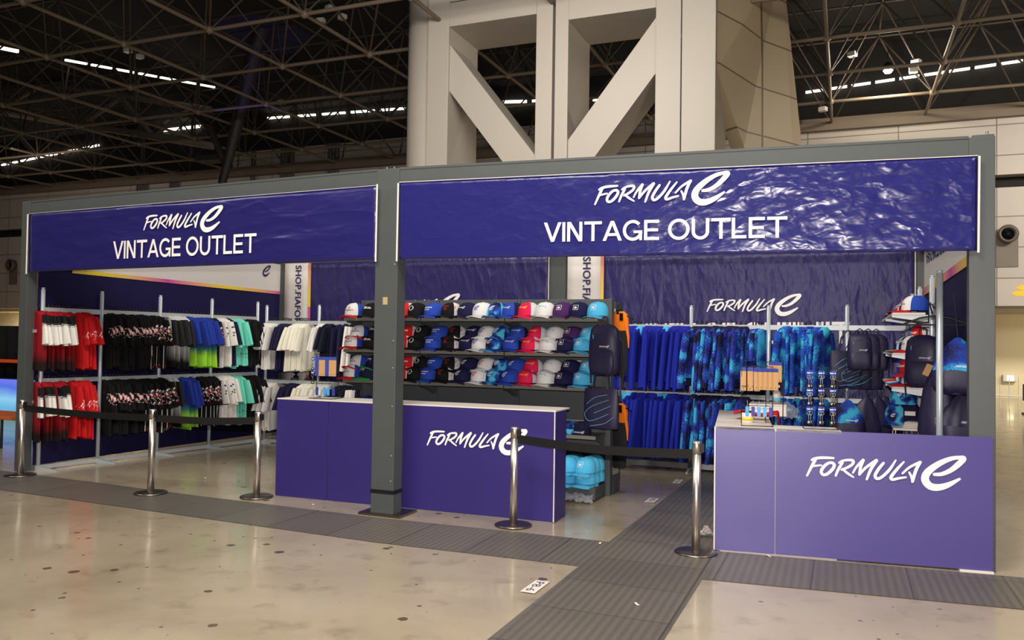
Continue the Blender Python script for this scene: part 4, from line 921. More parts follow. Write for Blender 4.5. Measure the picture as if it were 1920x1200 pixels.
iw, iblk, ired, iyel, iblue, icy = ink('white', (240, 238, 236)), ink('black', (30, 28, 34)), ink('red', (200, 40, 40)), ink('yellow', (232, 210, 60)), ink('blue', (50, 80, 190)), ink('cyan', (110, 190, 220))
CAPS = {'andretti': (white, blue_, redc, 'andretti', iblk, 'white and blue cap with red brim'), 'ds': (black_, black_, black_, 'dtext', iw, 'black cap with white slanted emblem'), 'nissan': (redc, whitep, redc, 'nissan', iw, 'red cap with signed white back'),
 'ring': (black_, black_, black_, 'ring', iw, 'black cap with round white emblem'), 'mahindra': (blue_, blue_, blue_, 'mahindra', iw, 'blue cap with two lines of white text'), 'jaguar': (black_, whitep, black_, 'tcs', ired, 'black cap with signed white side panel'),
 'navy': (navyc, navyc, navyc, 'fe', iw, 'navy cap with small script'), 'white_e': (white, white, white, 'e', iblue, 'white cap with blue letter e'), 'camo_e': (CCAMO, CCAMO, CCAMO, 'e', iw, 'blue camouflage cap with white letter e'), 'blue': (blue_, navyc, blue_, 'fe', iw, 'blue cap with white script'),
 'pink': (pink, lgrey, pink, 'fe', iyel, 'pink trucker cap with yellow script'), 'white_cyan': (white, white, white, 'cyan', icy, 'white cap with pale blue print'), 'purple': (purp, purp, purp, 'square', iw, 'purple cap with square emblem'),
 'navy_sq': (navyc, navyc, navyc, 'square', iw, 'navy cap with square emblem'), 'cyan': (lblue, lblue, lblue, 'square', iw, 'light blue cap with square emblem'), 'green': (navyc, navyc, greenc, 'team', iw, 'navy cap with green brim'), 'navy_e': (navyc, navyc, navyc, 'e', iw, 'navy cap with white letter e'),
 'blue_e': (blue_, blue_, blue_, 'e', iw, 'deep blue cap with white letter e'), 'pinkwhite': (white, white, white, 'e', ink('pink', (220, 60, 100)), 'white cap with pink letter e')}
capproto = {}
def cap(kind, p, rz, label, grp, tilt=0, s=1.24):
    f, b, br, em, ec_, _ = CAPS[kind]
    if kind not in capproto:
        r = thing('baseball_cap', label, 'cap', p, rz, grp)
        part('crown_front', cached(('crown_front', f.name), lambda: crown_mb(-1.0, 1.0, 14), f), r); part('crown_back', cached(('crown_back', b.name), lambda: crown_mb(1.0, 2 * PI - 1.0, 20), b), r)
        part('brim', cached(('brim', br.name), brim_mb, br), r); part('button', cached(('button', f.name), button_mb, f), r)
        e_ = EMB(em); part('emblem', cached(('emblem', em, ec_.name), lambda: emblem_fn(*e_), ec_), r); capproto[kind] = r
        r.rotation_euler = (tilt, 0, rz)
    else: r = dup(capproto[kind], p, rz, label, grp, None, tilt)
    r.scale = (s, s, s); return r
def dcap(kind, where): return '%s, %s' % (CAPS[kind][5], where)
ROW1 = [(664, 'andretti'), (697, 'ds'), (735, 'green'), (762, 'nissan'), (781, 'ring'), (813, 'mahindra'), (845, 'jaguar'), (876, 'navy'), (904, 'white_e'), (932, 'camo_e'), (960, 'blue'), (990, 'pink'), (1022, 'white_cyan'), (1055, 'purple'), (1085, 'navy_sq'), (1120, 'cyan')]
ROW2 = [(664, 'andretti'), (698, 'ds'), (732, 'green'), (757, 'nissan'), (783, 'ring'), (815, 'mahindra'), (846, 'jaguar'), (879, 'navy'), (903, 'white_e'), (930, 'camo_e'), (962, 'blue'), (997, 'pink'), (1030, 'white_cyan'), (1064, 'navy_sq'), (1095, 'cyan')]
ROW3 = [(664, 'andretti'), (694, 'green'), (732, 'ds'), (757, 'nissan'), (783, 'ring'), (808, 'mahindra'), (836, 'jaguar'), (871, 'navy_e'), (903, 'pinkwhite'), (931, 'camo_e'), (960, 'blue_e'), (990, 'pink'), (1026, 'white_cyan'), (1060, 'navy_sq'), (1095, 'cyan')]
YC = GY + .12
for ri, (R_, z, wh) in enumerate(((ROW1, 1.86, 'top shelf'), (ROW2, 1.50, 'middle shelf'), (ROW3, 1.15, 'third shelf'))):
    for u, kd in R_:
        x = on_y(u, 640, YC).x; rr = random.uniform(-.4, -.02)
        cap(kd, (x, YC, z + .026), rr, dcap(kd, ('alone on the ' if ri == 0 else 'lower in its stack on the ') + wh), 'caps on the ' + wh)
        if ri:
            k2 = 'purple' if (ri == 1 and u == 1064) else kd
            x2 = on_y(u + 11, 640, YC + .09).x
            cap(k2, (x2, YC + .085, z + .132), rr + random.uniform(-.1, .1), dcap(k2, 'upper in its stack on the ' + wh), 'caps on the ' + wh, tilt=-.12)
for i, (u, v) in enumerate([(1064, 0), (1098, 0), (1064, 1), (1098, 1)]):
    for j in range(3):
        x = on_y(u, 880, GY + .08 + j * .1).x + j * .05; z = .17 + v * .115
        if x < 1.56: cap('cyan', (x, GY + .08 + j * .085, z + j * .003), -.25, 'light blue cap, base deck, %s column, %s layer, %s from front' % (['inner', 'outer'][i % 2], ['lower', 'upper'][v], ORD[j]), 'light blue caps on the base deck')
# beanies on the low shelf
def beanie(u, mat, label, z=.662, txt=True, s=1.0):
    x = on_y(u, 800, GY + .13).x; t = thing('beanie', label, 'beanie', (x, GY + .13, z))
    loft(MB(), [(0, 0, 0, .1, .09), (0, 0, .02, .105, .095), (0, 0, .055, .10, .09)], 20, 1, .002).build('cuff', mat, t)
    loft(MB(), [(0, 0, .055, .096, .086), (0, 0, .09, .088, .08), (0, 0, .12, .066, .06), (0, 0, .14, .03, .028), (0, 0, .145, .01, .01)], 20, 2, .006).build('knit_crown', mat, t)
    if txt: mapped(FE_LO, lambda a, b: (-.06 + a * .12, -.098 + abs(a - .5) * .02, .02 + b * .12), 'print', iw, t)
    t.scale = (s, s, s * .9)
beanie(1068, CCAMO, 'teal camouflage beanie on the low shelf beside the counter end', .662, False); beanie(1090, navy, 'navy beanie with white script on the low shelf', .662); beanie(985, CCAMO, 'camouflage beanie peeking over the purple counter', .662, True, 1.15)
beanie(735, navy, 'dark beanie behind the middle post', 1.0 - .335, False); 
t = thing('camouflage_cushion', 'dark blue folded camouflage hat beside the middle post', 'hat', (on_y(686, 740, GY + .1).x, GY + .1, .67))
loft(MB(), [(0, 0, 0, .12, .1), (0, 0, .1, .14, .11), (0, 0, .22, .11, .1), (0, 0, .29, .06, .06)], 18, 3, .01).build('knit_crown', CCAMO, t); loft(MB(), [(0, 0, 0, .145, .12), (0, 0, .03, .14, .115)], 18, 3, .005).build('brim', navy, t)
# ------------------------------------------------------------------ bags
bagm = plain('navy_bag_nylon', (34, 28, 62), .5, bump=.25, bscale=14); 
def backpack(loc, rz, label, s=1.0, grp=None, logo=True):
    t = thing('backpack', label, 'backpack', loc, rz, grp); t.scale = (s, s, s)
    loft(MB(), [(0, 0, -.0, .05, .03), (0, 0, -.02, .11, .05), (0, 0, -.06, .145, .07), (0, 0, -.16, .16, .08), (0, 0, -.30, .165, .085), (0, 0, -.42, .165, .085), (0, 0, -.49, .15, .08), (0, 0, -.51, .11, .06)], 24, 2, .006, e=2.8).build('bag_body', bagm, t)
    loft(MB(), [(0, -.075, -.26, .11, .01), (0, -.08, -.29, .13, .022), (0, -.08, -.42, .135, .026), (0, -.075, -.48, .11, .012)], 20, 5, .003, e=3).build('front_pocket', bagm, t)
    MB().tube([(-.03, 0, -.01), (-.035, 0, .05), (0, 0, .075), (.035, 0, .05), (.03, 0, -.01)], .008, 6).build('handle', bagm, t)
    for sx in (-1, 1): MB().tube([(sx * .08, .06, -.04), (sx * .17, .08, -.2), (sx * .19, .07, -.42), (sx * .17, .05, -.60)], .016, 6, flat=.4).build('strap', bagm, t)
    MB().tube([(-.11, -.062, -.10), (0, -.083, -.085), (.11, -.062, -.10), (.14, -.05, -.25)], .003, 5).build('zip', plain('zip_grey', (70, 66, 90), .4), t)
    MB().box((-.095, -.083, -.15), (-.088, -.078, -.11)).build('zip_tab', cyan, t)
    if logo: mapped(FE_LO, lambda a, b: (-.02 + a * .11, -.094, -.235 + b * .11), 'print', iw, t)
    return t
def tote(loc, rz, label, s=1.0, grp=None, lines=True):
    t = thing('tote_bag', label, 'bag', loc, rz, grp); t.scale = (s, s, s)
    loft(MB(), [(0, 0, -.22, .18, .012), (0, 0, -.26, .185, .02), (0, 0, -.45, .19, .03), (0, 0, -.58, .19, .035), (0, 0, -.62, .18, .02)], 22, 4, .008, e=3).build('bag_body', bagm, t)
    for y in (-.012, .012): MB().tube([(-.09, y, -.23), (-.07, y, -.08), (-.01, y, 0), (.01, y, 0), (.07, y, -.08), (.09, y, -.23)], .012, 6, flat=.5).build('handle', bagm, t)
    if lines:
        m = MB()
        for st in ([(-.14, -.38), (-.05, -.31), (.08, -.28)], [(.1, -.33), (-.08, -.40), (-.16, -.48), (-.1, -.55), (.1, -.47)], [(-.06, -.47), (.03, -.43), (.12, -.39)], [(-.1, -.60), (.05, -.57), (.15, -.50)]):
            c = cr([(x, z, 1) for x, z in st], 6); m.tube([(x, -.048, z) for x, z, _ in c], .0022, 4, cap=False)
        m.build('line_print', icy, t)
    return t
bz = on_y(1136, 603, 1.38); backpack((on_y(1134, 640, 1.36).x, 1.36, 1.80), -.15, 'navy backpack with white script hanging from the shelving corner', 1.0)
MB().tube([(1.56, 1.30, 1.86), (1.56, 1.44, 1.86)], .006, 6).build('hook', M_chrome, bpy.data.objects['gondola_shelving'])
tote((on_y(1128, 700, 1.33).x, 1.33, 1.37), -.1, 'navy tote bag with looping pale blue line print on the shelving corner', .98)
# orange and black team vests at the gondola end
org = cloth('orange_cloth', (244, 126, 24)); 
for nm, u, z, lab in (('team_vest', 1161, 1.98, 'orange and charcoal team vest on the shelving end frame, upper'), ('team_vest', 1161, 1.0, 'orange and charcoal team vest on the shelving end frame, lower')):
    x = on_y(u, 600, 2.0).x; t = thing(nm, lab, 'vest', (x, 2.0, z), -.5)
    loft(MB(), [(0, 0, -.03, .07, .03), (0, 0, -.07, .12, .035), (0, 0, -.14, .13, .035), (0, 0, -.24, .12, .03)], 18, 1, .01).build('yoke', org, t)
    loft(MB(), [(0, 0, -.235, .122, .034), (0, 0, -.4, .125, .034), (0, 0, -.62, .12, .03), (0, 0, -.72, .11, .03)], 18, 2, .012).build('body', dgrey, t)
    MB().tube([(.10, -.01, -.1), (.135, 0, -.3), (.14, 0, -.42)], [.03, .02, .008], 8, flat=.5).build('side_stripe', org, t)
    MB().box((.045, -.045, -.13), (.09, -.038, -.05)).build('swing_tag', M_black, t); part('hanger', cached(('hanger',), hanger_mb, M_black), t)
    loft(MB(), [(0, 0, -.01, .035, .03), (0, 0, -.06, .05, .035)], 12, 2, .002).build('collar', black_, t)
# totes and backpacks on the far right of the back rack
for i, u in enumerate((1590, 1606, 1622)):
    tote((on_y(u, 640, BQ - .22).x, BQ - .22 + i * .03, 1.80), .25 - i * .05, 'navy line-print tote bag on the back rack, %s from the camouflage hoodies' % ORD[i], 1.08, 'totes on the back rack', i < 2)
for i, u in enumerate((1612, 1628, 1644)):
    backpack((on_y(u, 640, BQ - .35).x, BQ - .35 + i * .09, 1.76), .1, 'navy backpack on the back rack, %s from the tote bags' % ORD[i], .82, 'backpacks on the back rack', i == 0)
def drawbag(loc, rz, label, mat_top, s=1.0, string=.32, logo=True, grp=None):
    t = thing('drawstring_bag', label, 'bag', loc, rz, grp); t.scale = (s, s, s)
    loft(MB(), [(0, 0, -.0, .02, .015), (0, 0, -.03, .055, .03), (0, 0, -.08, .10, .045), (0, 0, -.15, .145, .06), (0, 0, -.21, .17, .065), (0, 0, -.26, .18, .07)], 26, 3, .009, e=2.3).build('upper_panel', mat_top, t)
    loft(MB(), [(0, 0, -.258, .181, .071), (0, 0, -.32, .188, .072), (0, 0, -.38, .185, .07), (0, 0, -.42, .165, .06), (0, 0, -.44, .12, .04)], 26, 4, .012, e=2.5).build('lower_panel', bagm, t)
    MB().tube([(0, 0, 0), (-.01, 0, .1), (-.03, 0, string)], .004, 5).build('drawstring', bagm, t)
    for sx in (-1, 1): MB().tube([(0, .02, 0), (sx * .12, .06, -.12), (sx * .20, .05, -.38)], .004, 5).build('cord', bagm, t)
    if logo: mapped(FE_LO, lambda a, b: (-.03 + a * .13, -.083, -.235 + b * .13), 'print', iw, t)
    return t
BC = camo('bag_camouflage', [(26, 22, 56), (30, 56, 150), (30, 70, 170), (60, 170, 215)], 5, 160, .14)
x_ = on_y(1796, 640, .75).x
drawbag((x_, .75, on_y(1796, 633, .75).z), 0, 'blue camouflage drawstring bag hanging beside the corner post', BC, 1.0, .36)
drawbag((on_y(1800, 760, .95).x + .02, .95, 1.24), .1, 'dark drawstring bag below the blue camouflage one', bagm, 1.0, .3, True)
backpack((on_y(1731, 640, 1.35).x, 1.35, 1.72), -.3, 'navy backpack with white script on the corner rack', .88)
t = thing('sling_bag', 'large plain navy sling sack hanging low on the corner rack', 'bag', (on_y(1757, 690, 1.2).x, 1.2, 1.45), -.2)
loft(MB(), [(0, 0, 0, .03, .03), (0, 0, -.08, .07, .05), (0, 0, -.2, .11, .06), (0, 0, -.4, .14, .07), (0, 0, -.55, .15, .07), (0, 0, -.62, .12, .05)], 22, 6, .012).build('bag_body', bagm, t)
MB().tube([(0, 0, 0), (.0, 0, .22)], .01, 6).build('strap', cyan, t); MB().box((-.07, -.09, -.10), (-.02, -.086, -.0), M=Matrix.Rotation(.4, 4, 'Y')).build('swing_tag', M_kraft, t)
# ------------------------------------------------------------------ corner shelf rack
t = thing('corner_shelf_rack', 'aluminium pole rack with sloping white shelves in the far right corner', 'shelving', (0, 0, 0))
for u, y, tv in ((1762, .62, 507), (1748, 1.75, 517), (1725, 2.95, 538), (1711, 3.95, 551)):
    q = on_y(u, tv, y); pole(t, (q.x, y, 0), q.z, .025)
xs0 = on_y(1673, 600, 1.75).x; xs1 = on_y(1743, 600, 1.75).x
ZS = [on_y(1700, v, 1.75).z for v in (586, 662, 726)]
for z in ZS:
    for y0_, y1_ in ((1.78, 2.92), (2.96, 4.1)):
        MB().box((xs0, y0_, z - .02), (xs1 - .03, y1_, z), bev=.003).build('shelf', M_white, t)
    for y in (1.8, 3.0):
        m = MB(); m.prism([(0, 0), (.3, 0), (0.3, -.02), (0.05, -.06), (0, -.06)], (xs1 - .01, y, z - .02), (-1, 0, 0), (0, 0, 1), (0, .01, 0)); m.build('bracket', M_alu2, t)
for y in (.62, 1.75):
    pass
q1_, q2_ = on_y(1762, 600, .62), on_y(1748, 600, 1.75)
for z in (1.9, 1.0): rail(t, (q1_.x, .62, z), (q2_.x, 1.75, z), .05)
MB().tube([(q1_.x, .66, 1.9), (q1_.x - .05, .9, 1.98), (q1_.x, 1.2, 1.9)], .006, 6).build('hook_arm', M_black, t)
hg = thing('clothes_hanger', 'empty-looking black plastic hanger across the corner poles', 'hanger', (on_y(1755, 600, 1.0).x, 1.0, 1.93), 0)
part('hook', cached(('hanger',), hanger_mb, M_black), hg); MB().tube([(-.22, 0, -.12), (.22, 0, -.12)], .007, 6).build('bar', M_black, hg); hg.scale = (1.2, 1, 1.1)
CR = [['andretti', 'ring', 'nissan', 'white_e', 'mahindra', 'pink', 'camo_e'], ['andretti', 'green', 'navy', 'pinkwhite', 'cyan', 'ds'], ['andretti', 'mahindra', 'cyan', 'white_cyan', 'andretti', 'nissan']]
for li, (z, ks) in enumerate(zip(ZS, CR)):
    for j, kd in enumerate(ks):
        y = 1.92 + j * .2; x = xs0 + .2
        cap(kd, (x, y, z + .025), -PI / 2 + .2, '%s, corner %s shelf, %s from its front' % (CAPS[kd][5], ['top', 'middle', 'lowest'][li], ORD[j]), 'caps on the corner shelves', s=1.2)
        if li and j < 3: cap('nissan' if j == 0 else 'mahindra', (x - .02 + (.1 if li == 1 else 0), y + .06, z + .15), -PI / 2 + .5, '%s cap tipped onto the %s row of the corner shelves, %s from front' % ('red' if j == 0 else 'blue', ['', 'middle', 'lowest'][li], ORD[j]), 'tipped caps on the corner shelves', .25, 1.1)
# low wire table with books and hats
t = thing('wire_table', 'small white-topped wire table under the corner shelves', 'table', (4.36, 1.72, 0))
zb_ = on_y(1700, 803, 1.75).z
MB().box((-.02, 0, zb_ - .02), (.36, .5, zb_), bev=.003).build('tabletop', M_white, t)
for x, y in ((0, .02), (.34, .02), (0, .48), (.34, .48)): MB().tube([(x, y, 0), (x, y, zb_ - .02)], .009, 6).build('leg', M_chrome, t)
m = MB()
for i in range(6): m.tube([(i * .068, .02, zb_ - .3), (i * .068, .02, zb_ - .03)], .003, 5)
m.tube([(0, .02, zb_ - .3), (.34, .02, zb_ - .3)], .004, 5); m.build('wire_front', M_chrome, t)
for i in range(4):
    tt = thing('booklet', 'white booklet on the wire table, %s from the bottom of the pile' % ORD[i], 'book', (4.42 + i * .006, 1.78, zb_ + i * .0145), .1 - i * .12, 'booklets on the wire table')
    MB().box((0, 0, 0), (.2 + i * .01, .15, .009), bev=.001).build('pages', M_white, tt); MB().box((-.002, -.003, .009), (.202 + i * .01, .153, .012)).build('cover', M_white, tt)
for i, (dx, dz, mt, lb) in enumerate(((-.02, 0, CCAMO, 'camouflage bucket hat standing on the wire table'), (.1, .02, navy, 'navy folded beanie with white label on the wire table'), (.04, .20, CCAMO, 'blue camouflage neck scarf piled above the navy beanie'))):
    tt = thing(['bucket_hat', 'beanie', 'neck_scarf'][i], lb, ['hat', 'beanie', 'scarf'][i], (4.40 + dx, 2.08, zb_ + dz))
    loft(MB(), [(0, 0, 0, .12, .09), (0, 0, .06, .115, .09), (0, 0, .15, .085, .08), (0, 0, .19, .06, .05)], 18, i, .01).build(['hat_crown', 'knit_crown', 'folded_cloth'][i], mt, tt)
    if i == 1: MB().box((-.05, -.105, .08), (.04, -.09, .12)).build('label', M_white, tt)
    else: mapped(E1, lambda a, b: (-.05 + a * .04, -.105, .08 + b * .04), 'print', iw, tt)
t = drawbag((on_y(1590, 800, 3.5).x, 3.5, on_y(1590, 750, 3.5).z), .1, 'camouflage drawstring bag seen just above the violet counter', BC, 1.0, .1)
for i, u in enumerate((1625, 1645, 1660)): drawbag((on_y(u, 800, 3.6).x, 3.6 + i * .05, on_y(u, 745, 3.5).z), .3, 'dark drawstring bag on the low back rail, %s from the camouflage one' % ORD[i], bagm, 1.0, .1, False, 'dark bags on the low back rail')
# ------------------------------------------------------------------ counter displays
def wire_stand(loc, rz, label, w=.22, h=.46):
    t = thing('wire_display_stand', label, 'display stand', loc, rz)
    m = MB(); m.tube([(-w / 2, .12, .004), (-w / 2, -.1, .004), (w / 2, -.1, .004), (w / 2, .12, .004), (w / 2, .04, .03), (w / 2, .02, h), (-w / 2, .02, h), (-w / 2, .04, .03), (-w / 2, .12, .004)], .0035, 6); m.build('frame', M_black, t)
    for z in (h, h * .66, h * .33):
        MB().tube([(-w / 2, .02, z), (w / 2, .02, z)], .003, 5).build('crossbar', M_black, t)
        for x in (-w * .3, 0, w * .3): MB().tube([(x, .02, z), (x, -.05, z + .004), (x, -.058, z + .014)], .0022, 5).build('hook', M_black, t)
    return t
def kraft_card(loc, rz, label, blue=False, s=1.0, grp='pens on kraft cards'):
    t = thing('carded_pen', label, 'pen card', loc, rz, grp); t.scale = (s, s, s)
    MB().box((-.02, 0, -.17), (.02, .004, 0)).build('card', M_bluecard if blue else M_kraft, t)
    MB().box((-.02, -.001, -.028), (.02, .005, .0)).build('header', M_bluecard, t); MB().lathe([(.0035, 0), (.0035, .002)], 8, c=(0, -.001, -.152), ax='y').build('dot', M_navyprint, t)
    MB().tube([(0, .002, .0), (0, .002, .012)], .002, 5).build('hang_loop', M_black, t)
kp = None
def keyring(loc, rz, label, grp):
    global kp
    if kp: return dup(kp, loc, rz, label, grp)
    t = kp = thing('keyring', label, 'keyring', loc, rz, grp)
    loft(MB(), [(0, 0, .0, .012, .002), (0, 0, -.008, .019, .003), (0, 0, -.028, .019, .003), (0, 0, -.036, .012, .002)], 14, 0, 0).build('header_card', M_bluecard, t)
    MB().box((-.013, -.0045, -.022), (.013, -.003, -.015)).build('print', iw, t)
    m = MB(); m.tube([(.013 * math.cos(a), 0, -.05 + .013 * math.sin(a)) for a in [2 * PI * k / 14 for k in range(15)]], .0016, 5, cap=False); m.build('split_ring', M_chrome, t)
    m = MB()
    for q in range(5): m.tube([(0, .001 * (q % 2), -.064 - q * .008), (0, .001, -.070 - q * .008)], .003, 5)
    m.build('chain', M_chrome, t)
    MB().lathe([(.005, -.006), (.016, -.006), (.018, 0), (.016, .006), (.005, .006)], 16, c=(0, 0, -.121), ax='y').build('wheel_fob', M_black, t); MB().lathe([(.008, -.0075), (.009, -.006)], 12, c=(0, 0, -.121), ax='y').build('fob_hub', M_chrome, t)
    return t
sx = on_y(1537, 800, .2); p = rc(.0, 0)
ks = wire_stand((on_y(1538, 800, .22).x, .24, .967), rt_, 'black wire stand of keyrings on the violet counter', .25, .47)
for r_i in range(3):
    for c_i in range(3):
        for d_i in range(2):
            X = ks.location.x + (c_i - 1) * .083 + d_i * .014; Y = .24 - .04 + d_i * .02 + (c_i - 1) * .01; Zk = .967 + (.445, .31, .165)[r_i] + .005
            keyring((X, Y, Zk), random.uniform(-.4, .4), 'blue-carded keyring on the wire stand, %s row, %s hook, %s' % (['top', 'middle', 'bottom'][r_i], ['inner', 'centre', 'outer'][c_i], ['front', 'rear'][d_i]), 'keyrings on the wire stand')
k2 = wire_stand((on_y(1412, 800, .24).x + .03, .24, .967), rt_, 'black wire stand of kraft pen cards on the violet counter', .24, .47)
for i in range(5): kraft_card((on_y(1418 + i * 9, 720, .15).x, .16 + i * .004, 1.425), .5, 'kraft pen card in the front bunch over the violet counter, %s from the aisle' % ORD[i], False, 1.0)
for i in range(3): kraft_card((on_y(1393 + i * 13, 720, .22).x, .25, 1.43), .25, 'kraft pen card in the rear bunch over the violet counter, %s from the aisle' % ORD[i], False, 1.12)
for i in range(4): kraft_card((on_y(1446 + i * 5, 690, .6).x, .62, 1.47), .35, 'kraft pen card of the smaller hindmost bunch, %s from the aisle' % ORD[i], False, 1.0)
k3 = wire_stand((on_y(1452, 760, .66).x, .66, .967), .1, 'second black wire stand behind the pen cards', .14, .5)
lt = [(64, 150, 215), (38, 54, 140), (64, 150, 215), (70, 160, 220), (38, 54, 140)]
for i in range(5):
    t = thing('lanyard_tag', 'small %s card tag on the wire stand, %s from the aisle' % (['pale blue', 'navy'][lt[i][0] < 50], ORD[i]), 'tag', (on_y(1402 + i * 11, 775, .2).x, .16, 1.12), .2, 'card tags low on the wire stand')
    MB().box((-.013, 0, -.075), (.013, .003, 0)).build('card', plain('tag_%d' % (lt[i][0]), lt[i], .5), t); MB().tube([(0, .001, 0), (.003, .001, .03), (-.002, .001, .05)], .002, 5).build('clip', M_chrome, t)
t = thing('spray_bottle', 'white trigger spray bottle standing on the white box', 'bottle', (on_y(1456, 750, 1.25).x, 1.25, 1.085))
MB().lathe([(.03, 0), (.038, .005), (.04, .07), (.03, .1), (.014, .12), (.013, .14)], 20).build('bottle_body', M_white, t); MB().lathe([(.0405, .02), (.0405, .05)], 20).build('label', icy, t)
MB().box((-.045, -.012, .14), (.03, .012, .165), bev=.006).build('spray_head', M_white, t); MB().tube([(-.02, 0, .145), (-.04, 0, .12), (-.035, 0, .10)], .004, 6).build('trigger', M_white, t); MB().lathe([(.016, .122), (.016, .142)], 14).build('collar', icy, t)
t = thing('white_box', 'flat white carton on the counter wing under the spray bottle', 'box', (on_y(1432, 760, 1.25).x, 1.25, .975), .05)
MB().box((-.12, -.15, 0), (.2, .15, .09), bev=.004).build('carton', M_white, t); MB().box((-.122, -.152, .09), (.202, .152, .105), bev=.003).build('lid', M_white, t)
m = MB()
def cl(u, v):
    x = -.2 + u * .42; z = .05 + .012 * math.sin(u * 9) + .01 * math.sin(v * 11 + u * 4); y = v * .22
    if x > .16: z -= (x - .16) * 3.2; x = .16 + (x - .16) * .3
    return (x, y, z)
m.grid(cl, 30, 12, th=(0, 0, -.006)); o = m.build('red_cloth', red); o.location = (on_y(1422, 780, .75).x, .66, .975); tag(o, 'crumpled red cloth draped over the violet counter wing', 'cloth')
t = thing('snack_tin', 'yellow and white printed tub beside the pen cards', 'tub', (on_y(1402, 790, .5).x, .45, .967))
MB().lathe([(.045, 0), (.05, .004), (.05, .085), (.046, .09)], 24).build('tub_body', M_white, t); MB().lathe([(.0505, .02), (.0505, .045)], 24).build('label', plain('yellow_label', (226, 190, 40), .5), t); MB().lathe([(.052, .085), (.052, .095)], 24).build('lid', M_black, t)
m = MB(); rg = random.Random(4); m.grid(lambda u, v: ((u - .5) * .18 + rg.uniform(-.02, .02), v * .05 + rg.uniform(-.02, .02), v * .16 * (1 - abs(u - .5)) + rg.uniform(-.01, .02)), 9, 7, smooth=False)
k = NT('clear_wrap'); k.b.inputs['Base Color'].default_value = (.9, .92, 1, 1); k.b.inputs['Roughness'].default_value = .15; k.b.inputs['Transmission Weight'].default_value = .75; k.b.inputs['IOR'].default_value = 1.2; M_wrap = k.m
o = m.build('plastic_wrap', M_wrap); o.location = (on_y(1478, 790, 1.6).x, 1.45, .93); tag(o, 'crumpled clear plastic wrap beyond the red cloth', 'wrap')
m = MB(); m.grid(lambda u, v: (u * .32 + rg.uniform(-.015, .015), v * .1 + rg.uniform(-.02, .02), .02 + v * .05 + rg.uniform(-.015, .02)), 14, 6, smooth=False); o = m.build('plastic_wrap', M_wrap); o.location = (1.28, 1.29, .002); tag(o, 'crumpled clear plastic wrap on the floor under the cap shelving', 'wrap')
# far counter top things
k4 = wire_stand((on_y(610, 752, .5).x, .5, .997), .05, 'black wire stand of carded pens on the long purple counter', .26, .45)
for i, (u, bl_) in enumerate(((596, True), (603, False), (607, False), (614, True), (621, False), (626, False))): kraft_card((on_y(u, 670, .43).x, .42 + i * .003, 1.425), .3, '%s pen card above the long purple counter, %s from the wall side' % ('blue' if bl_ else 'kraft', ORD[i]), bl_, 1.15)
for i in range(2): keyring((on_y(590, 680, .45).x, .42, 1.42 - i * .14), .2, 'blue-carded keyring on the far wire stand, %s' % ['upper', 'lower'][i], 'keyrings on the far stand')
for i, (u, c) in enumerate(((594, 38), (608, 64), (615, 64), (625, 38))):
    t = thing('lanyard_tag', '%s card tag dangling over the long purple counter, %s from the wall side' % ('navy' if c == 38 else 'pale blue', ORD[i]), 'tag', (on_y(u, 735, .42).x, .42, 1.115), .2, 'card tags over the far counter')
    MB().box((-.015, 0, -.08), (.015, .003, 0)).build('card', MATS['tag_%d' % c], t); MB().tube([(0, .001, 0), (.003, .001, .03), (-.004, .001, .05), (0, .001, .06)], .002, 5).build('clip', M_chrome, t)
t = thing('paper_sheets', 'loose white paper lying on the long purple counter', 'paper', (-1.36, .36, .999)); MB().box((0, 0, 0), (.22, .15, .004)).build('sheet', M_white, t); MB().box((.03, .02, .004), (.24, .16, .007), M=Matrix.Rotation(.06, 4, 'Z')).build('sheet', M_white, t)
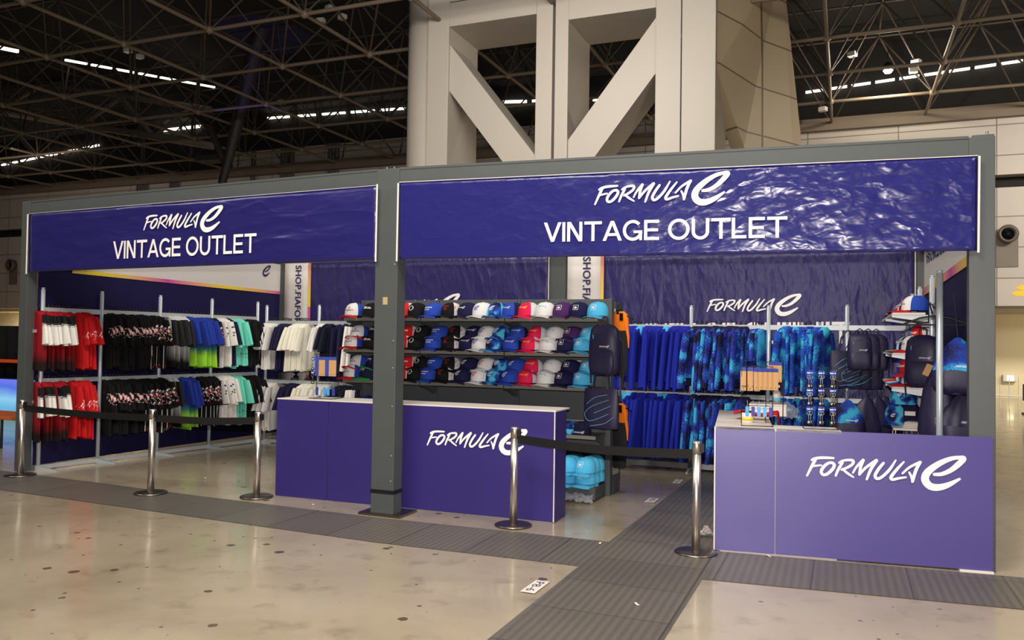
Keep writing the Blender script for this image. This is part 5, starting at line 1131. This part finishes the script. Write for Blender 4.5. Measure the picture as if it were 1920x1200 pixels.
# ------------------------------------------------------------------ floor labels and litter
def floor_label(corners, txt, label):
    P = [on_z(u, v, .0) for u, v in corners]; o = P[0].copy(); t = thing('floor_label', label, 'floor label', (o.x, o.y, .0075))
    Q = [q - o for q in P]; m = MB(); m.add([(q.x, q.y, 0) for q in Q] + [(q.x, q.y, .001) for q in Q], [(3, 2, 1, 0), (4, 5, 6, 7), (0, 1, 5, 4), (1, 2, 6, 5), (2, 3, 7, 6), (3, 0, 4, 7)]); m.build('paper', M_white, t)
    if txt:
        p, W = text_polys(txt, .0); m = MB(); ex, ez = Q[3] - Q[0], Q[1] - Q[0]
        for q in p:
            m.add([tuple(Q[0] + ex * (.12 + .76 * x / W) + ez * (.2 + .6 * z) + Vector((0, 0, .002))) for x, z in q], [tuple(range(len(q)))])
        m.build('lettering', M_navyprint, t)
# corners: text-start/bottom, text-start/top, ...
floor_label([(1005, 1090), (1031, 1093), (1002, 1115), (975, 1111)], 'P8-6', 'white floor label reading P8-6 beside the plate walkway')
floor_label([(1218, 935), (1236, 936), (1226, 944), (1208, 943)], 'P8-5', 'small white floor label between the cap shelving and the walkway')
floor_label([(1267, 900), (1281, 901), (1274, 908), (1260, 907)], 'P8-4', 'tiny white floor label farthest along the walkway')
m = MB(); m.grid(lambda u, v: (u * .14 + rg.uniform(-.015, .015), v * .1 + rg.uniform(-.015, .015), .01 + .09 * math.sin(u * 3.1) * (1 - v) + rg.uniform(-.01, .015)), 9, 6, smooth=False)
o = m.build('crumpled_tissue', M_white); q = on_z(1325, 1012, 0); o.location = (q.x - .07, q.y, .01); tag(o, 'crumpled white tissue on the plates beside the violet counter', 'tissue')
for i, (u, v, lb) in enumerate(((388, 897, 'white paper scrap on the concrete inside the far bay'), (1127, 1020, 'white scrap at the walkway crossing'), (1200, 1135, 'torn white scrap on the walkway plates'), (1447, 1044, 'white tape strip at the foot of the violet counter'), (590, 947, 'tiny pale scrap before the long purple counter'))):
    q = on_z(u, v, .008); t = thing('paper_scrap', lb, 'litter', (q.x, q.y, .009), random.uniform(0, 3)); MB().grid(lambda a, b: (a * .07, b * .018 + .006 * math.sin(a * 5), .004 * math.sin(a * 4)), 6, 1, th=(0, 0, .001)).build('scrap', M_white, t)
